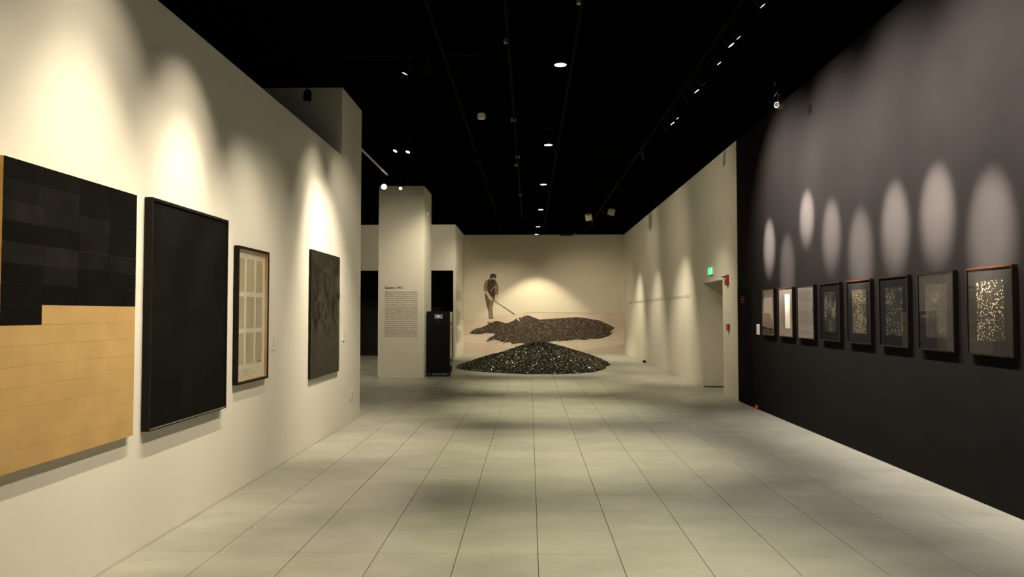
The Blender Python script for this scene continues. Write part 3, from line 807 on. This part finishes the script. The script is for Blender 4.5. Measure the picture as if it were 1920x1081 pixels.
pat = [[0,0,0,0],[1,1,0,0],[2,1,1,0],[0,0,1,0],[2,2,1,1],[0,1,0,0],[0,0,0,0],[0]]
for rw in range(NRW):
    for c in range(NCL):
        za, zb = z1 - (rw + 1) * dz, z1 - rw * dz; ya, yb = y0 + c * dy, y0 + (c + 1) * dy
        black = rw < 7 or (rw == 7 and c == 0)
        g = 0.0009 if black else 0.0001
        gz = r4.uniform(0.0003, 0.0017) if black else 0.0005
        if black: MB().cham(XL + 0.046, XL + 0.0490, ya + g, yb - g, za + gz, zb - gz, 0.0008).build('tar_sheet', BK[pat[rw][c]], t)
        else: MB().cham(XL + 0.046, XL + 0.0478, ya + g, yb - g, za + gz, zb - gz, 0.0003).build('paper_sheet', TN[(rw + c) % 2], t)

# 2: deep black frame with a black panel
y0, y1, z0, z1 = 5.60, 7.045, 0.888, 2.685
t = thing('black_painting', 'tall plain black panel in a deep black frame, second picture on the left wall', 'painting', (XL, (y0+y1)/2, z0))
M_BLKWOOD = mat('black_stained_wood', (0.010, 0.009, 0.007), 0.6, 0.15, noise_scale=14, noise_amt=0.25)
M_BLKPANEL = mat('black_tar_panel', (0.005, 0.0048, 0.004), 0.75, 0.08, noise_scale=3, noise_amt=0.4, bump=0.25, bump_scale=14)
frame_rails(t, XL + 0.004, XL + 0.062, y0, y1, z0, z1, 0.022, M_BLKWOOD)
MB().box(XL + 0.012, XL + 0.052, y0 + 0.022, y1 - 0.022, z0 + 0.022, z1 - 0.022).build('panel', M_BLKPANEL, t)
MB().box(XL + 0.052, XL + 0.0635, y0 + 0.02, y1 - 0.02, z0 + 0.010, z0 + 0.0165).build('lip_highlight', M_STEEL, t, label='thin pale strip drawn for the light caught on the bottom lip')  # highlight of the frame lip built as a pale strip

# 3: framed grid of nine paper sheets
y0, y1, z0, z1 = 7.325, 8.20, 1.073, 2.472
t = thing('framed_collage', 'narrow black frame holding nine pale paper sheets in a grid under glass', 'framed picture', (XL, (y0+y1)/2, z0))
M_PAPER = mat('cream_backing_paper', (0.74, 0.69, 0.55), 0.75, 0.2, noise_scale=6, noise_amt=0.05)
M_SHEET = mat('aged_paper_sheet', (0.43, 0.37, 0.235), 0.75, 0.2, noise_scale=5, noise_amt=0.12)
M_SHEET2 = mat('aged_paper_sheet_grey', (0.46, 0.405, 0.285), 0.75, 0.2, noise_scale=5, noise_amt=0.12)
M_INNER = mat('ochre_inner_frame', (0.48, 0.27, 0.075), 0.6, 0.25, noise_scale=12, noise_amt=0.15)
frame_rails(t, XL + 0.004, XL + 0.054, y0, y1, z0, z1, 0.024, M_BLKWOOD)
frame_rails(t, XL + 0.014, XL + 0.046, y0 + 0.024, y1 - 0.024, z0 + 0.024, z1 - 0.024, 0.008, M_INNER, 'inner_fillet')
MB().box(XL + 0.010, XL + 0.016, y0 + 0.024, y1 - 0.024, z0 + 0.024, z1 - 0.024).build('backing', M_PAPER, t)
YS = [(7.37, 7.575), (7.635, 7.845), (7.905, 8.085)]
ZS = [(1.985, 2.335), (1.575, 1.925), (1.235, 1.535)]
ZS = [(2.015, 2.36), (1.635, 1.965), (1.262, 1.590)]
for i, (za, zb) in enumerate(ZS):
    for j, (ya, yb) in enumerate(YS):
        MB().cham(XL + 0.016, XL + 0.0185, ya, yb, za, zb, 0.001).build('paper_sheet', (M_SHEET, M_SHEET2)[(i * 2 + j) % 3 == 1], t)
mb = MB(); r5 = random.Random(5)
word_rows(mb, plX(XL + 0.0168, 7.38, 1.205, 1), 6, 0.62, 0.021, 0.006, r5, 0.3, (0.02, 0.08))
mb.build('handwriting', M_GREYINK, t, label='faint lines of handwriting')
MB().box(XL + 0.046, XL + 0.048, y0 + 0.022, y1 - 0.022, z0 + 0.022, z1 - 0.022).build('glass', M_GLASS, t)

# 4: black tar relief
y0, y1, z0, z1 = 9.855, 11.34, 0.907, 2.655
t = thing('tar_relief_painting', 'glossy black crumpled tar relief, farthest picture on the left wall', 'painting', (XL, (y0+y1)/2, z0))
MB().box(XL + 0.004, XL + 0.034, y0, y1, z0, z1).build('support_panel', M_BLKWOOD, t)
M_TARREL = mat('glossy_crumpled_tar', (0.013, 0.011, 0.0075), 0.36, 0.5, noise_scale=6, noise_amt=0.5, bump=0.05, bump_scale=20)
NY, NZ = 110, 130
vv = []; ff = []
for j in range(NZ + 1):
    for i in range(NY + 1):
        u, v = i / NY, j / NZ
        y = y0 + (y1 - y0) * u; z = z0 + (z1 - z0) * v
        e = min(u, 1 - u, v, 1 - v) * 9; e = min(1, e)
        up = min(1.0, max(0.0, (v - 0.30) / 0.25))
        wv = noise.noise(Vector((y * 6 + 0.6 * noise.noise(Vector((y*3, z*3, 1))), z * 2.2, 0.5)))
        rid = 1 - abs(wv) * 2.2
        n2 = noise.noise(Vector((y * 6, z * 6, 7.0)))
        n3 = 1 - 2 * abs(noise.noise(Vector((y * 8, z * 7, 2.0))))
        h = 0.008 * n2 + up * (0.052 * max(0, rid) ** 2 * min(1, e * 0.5 + 0.2) * 0.8 + 0.014 * n3) + (1 - up) * 0.007 * n3
        vv.append((XL + 0.034 + max(0.001, (0.012 + h) * e), y, z))
for j in range(NZ):
    for i in range(NY):
        a_ = j * (NY + 1) + i
        ff.append((a_, a_ + 1, a_ + NY + 2, a_ + NY + 1))
MB().add(vv, ff).build('tar_surface', M_TARREL, t, smooth=True)

# labels and socket on the left wall
def wall_card(X, d, y0, y1, z0, z1, label, name='wall_label', rows=8, sgn=1, seed=1):
    t = thing(name, label, 'label', (X, (y0+y1)/2, z0))
    xa, xb = (X, X + d) if d > 0 else (X + d, X)
    MB().cham(xa, xb, y0, y1, z0, z1, 0.0015).build('card', M_CARD, t)
    mb = MB(); rr = random.Random(seed)
    h = (z1 - z0)
    word_rows(mb, plX(X + d * 1.06, (y0 + 0.015) if sgn > 0 else (y1 - 0.015), z1 - 0.2 * h, sgn), rows, (y1 - y0) - 0.03, 0.7 * h / rows, 0.004, rr, 0.35, (0.01, 0.03))
    mb.build('print', M_GREYINK, t)
wall_card(XL, 0.012, 8.435, 8.57, 1.369, 1.553, 'small white caption card right of the nine-sheet frame', seed=2)
wall_card(XL, 0.012, 11.665, 11.80, 1.357, 1.540, 'small white caption card right of the crumpled tar relief', seed=3)
t = thing('power_socket', 'small white power socket low on the far end of the left wall', 'socket', (XL, 12.295, 0.374))
MB().cham(XL, XL + 0.014, 12.225, 12.365, 0.374, 0.506, 0.004).build('faceplate', M_WHITEPL, t)
for zz in (0.415, 0.455):
    MB().box(XL + 0.0135, XL + 0.0148, 12.28, 12.31, zz, zz + 0.012).build('socket_hole', M_BLACKPL, t)

# ------------------------------------------------------------------ row of frames on the black wall
M_RWOOD_SHEEN = mat('red_wood_painted_sheen', (0.034, 0.009, 0.004), 0.4, 0.35, noise_scale=16, noise_amt=0.25)  # top rails only: sheen from the lamps above put into the wood colour
M_DWOOD = mat('near_black_wood', (0.009, 0.0055, 0.004), 0.5, 0.2, noise_scale=16, noise_amt=0.25)
M_MATB = mat('black_mount_board', (0.004, 0.0039, 0.0037), 0.8, 0.1, noise_scale=20, noise_amt=0.08)
M_MATG = mat('charcoal_mount_board', (0.0085, 0.0076, 0.0074), 0.8, 0.1, noise_scale=20, noise_amt=0.08)
M_GREYP = mat('grey_print_paper', (0.12, 0.106, 0.096), 0.8, 0.15, noise_scale=8, noise_amt=0.08)
M_GREYP2 = mat('warm_grey_print_paper', (0.07, 0.060, 0.051), 0.8, 0.15, noise_scale=8, noise_amt=0.10)
M_BRIGHTP = mat('bright_cream_strip', (0.62, 0.57, 0.46), 0.6, 0.2, noise_scale=10, noise_amt=0.06)
M_BRN = mat('brown_print', (0.03, 0.020, 0.010), 0.8, 0.15, noise_scale=8, noise_amt=0.25)
M_BRN2 = mat('pale_brown_print', (0.05, 0.038, 0.026), 0.8, 0.15, noise_scale=8, noise_amt=0.15)
M_PALEP = mat('pale_photo_print', (0.24, 0.215, 0.175), 0.8, 0.1, noise_scale=9, noise_amt=0.12)
M_DKP = mat('dark_print', (0.007, 0.0067, 0.005), 0.8, 0.1, noise_scale=12, noise_amt=0.4)
M_TXT = mat('brown_grey_print_ink', (0.03, 0.025, 0.021), 0.8, 0.15, noise_scale=30)
WX = XR - 0.004
FH0, FH1 = 1.40, 2.222
flabels = ['first frame of the black wall, farthest, a brown photo with a pale rectangle',
           'second frame of the black wall, grey print with a bright vertical strip',
           'third frame of the black wall, grey page of text with a wavy edge',
           'fourth frame of the black wall, dark gravel photo in black mount beside the text page',
           'fifth frame of the black wall, dense pale gravel photo under a reddish top rail with lamp sheen in its colour',
           'sixth frame of the black wall, sparse glinting gravel photo in a black mount',
           'seventh frame of the black wall, dim gravel photo with a clear reflection in its glass',
           'eighth frame of the black wall, nearest and largest, bright gravel flecks, reddish top rail with lamp sheen in its colour']
Y_SPECK = (0.62, 0.57, 0.36)
for k, yc in enumerate(FR_Y):
    hw = 0.345; y0, y1 = yc - hw, yc + hw      # y0 is the edge nearer the viewer
    wood = (M_DWOOD, M_RWOOD_SHEEN, M_DWOOD, M_DWOOD, M_RWOOD_SHEEN, M_DWOOD, M_DWOOD, M_RWOOD_SHEEN)[k]
    t = thing('framed_print', flabels[k], 'framed picture', (WX, yc, FH0), 'framed prints on the black wall')
    X1 = WX - 0.004; X0 = WX - 0.052
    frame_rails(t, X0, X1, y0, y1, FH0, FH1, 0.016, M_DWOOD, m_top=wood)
    XM = X0 + 0.014
    ya, yb, za, zb = y0 + 0.016, y1 - 0.016, FH0 + 0.016, FH1 - 0.016
    mm = (M_BRN2, M_GREYP, M_DKP, M_MATB, M_MATG, M_MATB, M_MATG, M_MATG)[k]
    mount = MB().box(XM, X1 - 0.006, ya, yb, za, zb).build('mount', mm, t)
    P = lambda u, v, dx=0.001: (XM - dx, yb - u * (yb - ya), zb - v * (zb - za))     # u from the far edge, v from the top
    def rect(name, u0, v0, u1, v1, m, dx, par):
        a = P(u0, v0); b_ = P(u1, v1)
        return MB().box(XM - dx, XM - dx + 0.0009, b_[1], a[1], b_[2], a[2]).build(name, m, par)
    if k == 0:
        rect('pale_rectangle', 0.12, 0.17, 0.85, 0.52, M_PALEP, 0.001, mount)
        MB().prism([P(0.0, 0.0, .002), P(0.30, 0.0, .002), P(0.14, 0.2, .002), P(0.10, 0.38, .002), P(0.0, 0.46, .002)], (0.0009, 0, 0)).build('dark_corner', M_DKP, mount)
        rect('brown_band', 0.0, 0.52, 1.0, 0.72, M_BRN, 0.001, mount)
        MB().prism([P(0.62, 0.50, .002), P(0.88, 0.50, .002), P(0.86, 0.74, .002)], (0.0009, 0, 0)).build('pale_wedge', M_PALEP, mount)
        MB().prism([P(0, 0.66, .003), P(0.4, 0.72, .003), P(1, 0.74, .003), P(1, 0.88, .003), P(0.7, 0.90, .003), P(0, 0.87, .003)], (0.0009, 0, 0)).build('dark_mound', M_DKP, mount)
    elif k == 1:
        rect('dark_strip', 0.20, 0.13, 0.46, 0.80, M_GREYP2, 0.001, mount)
        rect('bright_strip', 0.45, 0.13, 0.80, 0.83, M_BRIGHTP, 0.002, mount)
        mb = MB(); rr = random.Random(31); a = P(0.5, 0.84)
        word_rows(mb, plX(XM - 0.0012, a[1], a[2] - 0.01, -1), 6, 0.27, 0.014, 0.005, rr, 0.2, (0.015, 0.05))
        a = P(0.10, 0.05); word_rows(mb, plX(XM - 0.0012, a[1], a[2], -1), 3, 0.5, 0.016, 0.004, rr, 0.3, (0.015, 0.05))
        mb.build('caption_print', M_TXT, mount)
    elif k == 2:
        pts = [(0, 0), (0.93, 0), (0.925, 0.2), (0.93, 0.33), (0.89, 0.40), (0.885, 0.47), (0.93, 0.54), (0.94, 0.7), (0.95, 1), (0, 1)]
        page = MB().prism([P(u, v, .002) for u, v in pts], (0.0012, 0, 0)).build('page', M_GREYP, mount)
        mb = MB(); rr = random.Random(33); a = P(0.08, 0.06)
        word_rows(mb, plX(XM - 0.0026, a[1], a[2], -1), 46, 0.48, 0.0155, 0.006, rr, 0.25, (0.015, 0.06))
        mb.build('page_print', M_TXT, mount)
    else:
        thr = (0, 0, 0, 0.60, 0.58, 0.74, 0.50, 0.62)[k]
        tint = (0, 0, 0, (0.36, 0.36, 0.23), (0.34, 0.32, 0.20), (0.32, 0.30, 0.19), (0.20, 0.175, 0.125), (0.38, 0.345, 0.21))[k]
        base = (0, 0, 0, (0.006, 0.006, 0.004), (0.018, 0.017, 0.009), (0.005, 0.005, 0.004), (0.022, 0.020, 0.016), (0.012, 0.010, 0.005))[k]
        sm = speck_mat('gravel_photo_print_%s' % 'abcdefgh'[k], base, tint, (0, 0, 0, 90, 85, 78, 90, 62)[k], thr, 3.1 * k)
        rect('photo', 0.20, 0.14, 0.81, 0.85, sm, 0.001, mount)
        e0 = P(0.19, 0.13); e1 = P(0.82, 0.86)
        mb = MB()
        mb.box(XM - 0.0016, XM, e1[1], e0[1], e0[2] - 0.008, e0[2]); mb.build('bevel_edge', M_DKP, mount)
    MB().box(X0 + 0.006, X0 + 0.008, ya, yb, za, zb).build('glass', M_GLASS, t)
wall_card(WX, -0.008, 13.86, 14.035, 1.398, 1.592, 'small bright white caption card on the black wall before the first frame', rows=6, sgn=-1, seed=8)

# hydrant cabinet door in the black wall
t = thing('fire_cabinet', 'flush black fire-cabinet door with faint red lettering, at the far end of the black wall', 'cabinet', (WX, 14.85, 0.05))
M_CAB = mat('black_cabinet_paint', (0.0052, 0.0047, 0.0043), 0.85, 0.05, noise_scale=4, noise_amt=0.15)
MB().cham(WX - 0.012, WX - 0.001, 14.42, 15.28, 0.05, 2.30, 0.004).build('door_leaf', M_CAB, t)
MB().box(WX - 0.0125, WX - 0.011, 14.395, 14.415, 0.03, 2.30).build('door_gap', M_RUBBER, t)
mb = MB()
X = WX - 0.0132
for (ya, yb, za, zb) in ((15.02, 14.985, 2.055, 2.14), (14.985, 14.93, 2.055, 2.075), (14.93, 14.895, 2.055, 2.13), (14.845, 14.81, 2.055, 2.14), (14.895, 14.845, 2.055, 2.07), (15.02, 14.79, 2.005, 2.028)):
    mb.poly([(X, ya, za), (X, yb, za), (X, yb, zb), (X, ya, zb)])
mb.build('red_lettering', M_REDINK, t)
MB().cyl((WX - 0.012, 14.5, 1.05), (WX - 0.03, 14.5, 1.05), 0.018, n=14).build('latch', M_BLACKPL, t)

t = thing('floor_sensor', 'tiny orange block on the floor at the foot of the black wall', 'block', (WX - 0.03, 14.02, 0))
MB().cham(WX - 0.05, WX - 0.008, 13.975, 14.065, 0, 0.075, 0.006).build('block', M_ORANGE, t)
MB().box(WX - 0.045, WX - 0.013, 13.985, 14.055, 0.075, 0.083).build('cap', M_RED, t)
t = thing('floor_puck', 'tiny black puck on the floor at the foot of the white right wall', 'puck', (XR - 0.06, 27.3, 0))
MB().lathe([(0.055, 0), (0.06, 0.01), (0.06, 0.06), (0.045, 0.075)], (XR - 0.08, 27.3, 0), 18).build('puck_body', M_BLACKPL, t)
MB().cyl((XR - 0.08, 27.3, 0.075), (XR - 0.08, 27.3, 0.09), 0.02, n=12).build('puck_knob', M_BLACKPL, t)

# exit sign, alarm sounder, call point, switch, plaque on the white right wall
t = thing('exit_sign', 'small lit green exit sign above the doorway', 'sign', (XR, 17.48, 2.70))
MB().cham(XR - 0.035, XR, 17.24, 17.72, 2.685, 2.89, 0.006).build('housing', M_WHITEPL, t)
M_GRN = mat('lit_green_panel', (0.0, 0.3, 0.1), 0.5, 0.2, emit=(0.02, 0.85, 0.28), emit_str=1.0)
M_GRN2 = mat('lit_pale_green', (0.3, 0.6, 0.4), 0.5, 0.2, emit=(0.45, 1.0, 0.68), emit_str=1.0)
pan = MB().box(XR - 0.0375, XR - 0.034, 17.27, 17.69, 2.70, 2.875).build('lit_panel', M_GRN, t)
X = XR - 0.0385
E2 = lambda l: [(X, 17.69 - a, 2.70 + b) for a, b in l]
mb = MB()
mb.poly(E2([(0.25, 0.02), (0.37, 0.02), (0.37, 0.15), (0.25, 0.15)]))
mb.build('doorway_mark', M_GRN2, pan)
mb = MB()
mb.poly(E2([(0.10, 0.155), (0.13, 0.155), (0.13, 0.13), (0.10, 0.13)]))
mb.poly(E2([(0.09, 0.12), (0.15, 0.125), (0.13, 0.075), (0.09, 0.07)]))
mb.poly(E2([(0.09, 0.07), (0.12, 0.075), (0.09, 0.045), (0.04, 0.035), (0.04, 0.05)]))
mb.poly(E2([(0.11, 0.075), (0.13, 0.075), (0.17, 0.045), (0.16, 0.015), (0.145, 0.015), (0.145, 0.04)]))
mb.poly(E2([(0.14, 0.12), (0.15, 0.125), (0.20, 0.10), (0.195, 0.09)]))
mb.build('running_mark', M_GRN2, pan)
t = thing('alarm_sounder', 'red fire alarm strobe with a pale lens, high on the white wall by the doorway', 'alarm', (XR, 16.08, 2.40))
MB().cham(XR - 0.05, XR, 15.96, 16.14, 2.40, 2.625, 0.012).build('body', M_RED, t)
MB().cham(XR - 0.115, XR - 0.05, 15.98, 16.12, 2.515, 2.575, 0.014).build('strobe_lens', M_WHITEPL, t, label='pale strobe lens')
MB().box(XR - 0.125, XR - 0.05, 15.975, 16.125, 2.575, 2.59).build('lens_hood', M_BLACKPL, t)
MB().cham(XR - 0.065, XR - 0.05, 15.985, 16.115, 2.42, 2.49, 0.004).build('sounder_grille', M_RED, t)
t = thing('call_point', 'small red manual alarm call point at hand height beyond the black wall', 'alarm', (XR, 16.01, 1.43))
MB().cham(XR - 0.045, XR, 15.93, 16.09, 1.432, 1.562, 0.008).build('box', M_RED, t)
MB().cham(XR - 0.05, XR - 0.044, 15.965, 16.055, 1.462, 1.535, 0.003).build('press_panel', mat('pale_red_panel', (0.55, 0.10, 0.06), 0.4, 0.4, noise_scale=40), t)
t = thing('light_switch', 'small white light switch left of the doorway', 'switch', (XR, 18.54, 1.48))
MB().cham(XR - 0.012, XR, 18.49, 18.60, 1.475, 1.56, 0.003).build('plate', M_WHITEPL, t)
MB().cham(XR - 0.018, XR - 0.012, 18.52, 18.57, 1.495, 1.54, 0.002).build('rocker', M_WHITEPL, t)
wall_card(XR, -0.012, 20.0, 20.15, 1.40, 1.55, 'small pale caption card on the white right wall left of the doorway', rows=6, sgn=-1, seed=9)

# ------------------------------------------------------------------ things on the ceiling
t = thing('smoke_detector', 'round white smoke detector on the black ceiling', 'smoke detector', (-0.86, 13.14, ZC))
MB().lathe([(0.068, 0), (0.068, -0.03)], (-0.86, 13.14, ZC), 24).build('base', M_WHITEPL, t)
MB().lathe([(0.072, -0.03), (0.074, -0.075), (0.060, -0.095), (0.03, -0.10)], (-0.86, 13.14, ZC), 24).build('sensor_head', M_WHITEPL, t)

def tilted_box(mb, c, sx, sy, sz, R):
    v = []
    for (a, b_, d) in ((-1,-1,-1),(1,-1,-1),(1,1,-1),(-1,1,-1),(-1,-1,1),(1,-1,1),(1,1,1),(-1,1,1)):
        v.append(Vector(c) + R @ Vector((a*sx, b_*sy, d*sz)))
    mb.add(v, [(0,3,2,1),(4,5,6,7),(0,1,5,4),(1,2,6,5),(2,3,7,6),(3,0,4,7)])
for (c, ry, lab) in (((2.016, 25.1, 5.06), -8, 'left of the far pale pair'), ((2.634, 23.8, 5.06), 17, 'right of the far pale pair')):
    t = thing('ceiling_speaker', 'small pale box loudspeaker hung from the ceiling, ' + lab, 'speaker', (c[0], c[1], ZC))
    R = Matrix.Rotation(math.radians(ry), 3, 'Y') @ Matrix.Rotation(math.radians(14), 3, 'X')
    mb = MB(); tilted_box(mb, c, 0.105, 0.09, 0.105, R); body = mb.build('cabinet', M_CONN, t)
    mb = MB(); tilted_box(mb, Vector(c) + R @ Vector((0, -0.092, -0.01)), 0.088, 0.004, 0.082, R); mb.build('grille', M_CONN, t)
    MB().cyl((c[0], c[1], c[2] + 0.09), (c[0], c[1], ZC), 0.01, n=10).build('bracket', M_TRACK, t)
    mb = MB(); tilted_box(mb, Vector(c) + R @ Vector((0, -0.094, 0.085)), 0.107, 0.006, 0.006, R); mb.build('strap', M_TRACK, t)

c = Vector((3.755, 11.15, 4.93))
t = thing('security_camera', 'small pale security camera hanging near the top of the black wall', 'camera', (c.x, c.y, ZC))
d = Vector((-0.75, -0.62, -0.10)).normalized()
MB().cyl(c + d * 0.05, c - d * 0.05, 0.044, 0.058, n=20).build('housing', M_CONN, t, smooth=False)
MB().cyl(c + d * 0.056, c + d * 0.049, 0.034, n=20).build('lens', M_BLACKPL, t)
MB().cyl((c.x, c.y, c.z + 0.04), (c.x, c.y, ZC), 0.009, n=10).build('stem', M_LAMP, t)
for (p, q) in (((-0.02, 0, 0.19), (-0.06, 0, 0.13)), ((-0.06, 0, 0.36), (-0.035, 0, 0.29)), ((0.0, 0, 0.19), (0.02, 0, 0.14))):
    MB().cyl(c + Vector(p), c + Vector(q), 0.006, n=8).build('cable', M_CONN, t)
MB().cyl(c + Vector((-0.16, 0, 0.05)), c + Vector((-0.09, 0, 0.035)), 0.006, n=8).build('antenna', M_TRACK, t)

t = thing('projector', 'dark flat projector hung under the ceiling against the mural', 'projector', (1.62, 32.4, ZC))
MB().cham(1.36, 1.87, 32.2, 32.6, 5.215, 5.30, 0.012).build('body', M_BLACKPL, t)
MB().cyl((1.75, 32.6, 5.255), (1.75, 32.64, 5.255), 0.035, n=16).build('lens', M_LENS_OFF, t)
MB().cyl((1.62, 32.4, 5.30), (1.62, 32.4, ZC), 0.02, n=10).build('mount', M_BLACKPL, t)
t = thing('dome_camera', 'tiny dark dome camera right of the projector by the mural top', 'camera', (1.99, 32.4, ZC))
MB().lathe([(0.06, 0), (0.06, -0.05)], (1.99, 32.4, ZC), 16).build('base', M_BLACKPL, t)
MB().lathe([(0.05, -0.05), (0.047, -0.09), (0.03, -0.12), (0.01, -0.13)], (1.99, 32.4, ZC), 16).build('dome', M_LENS_OFF, t)
MB().box(1.975, 2.005, 32.36, 32.38, 5.20, 5.215).build('indicator', M_CONN, t)
t = thing('wall_sensor', 'tiny pale motion sensor high on the right side of the column', 'sensor', (CX1, 21.2, 4.62))
MB().cham(CX1, CX1 + 0.05, 21.17, 21.23, 4.62, 4.72, 0.008).build('sensor_body', M_WHITEPL, t)
MB().cyl((CX1 + 0.05, 21.2, 4.66), (CX1 + 0.06, 21.2, 4.655), 0.02, n=12).build('sensor_lens', M_CONN, t)
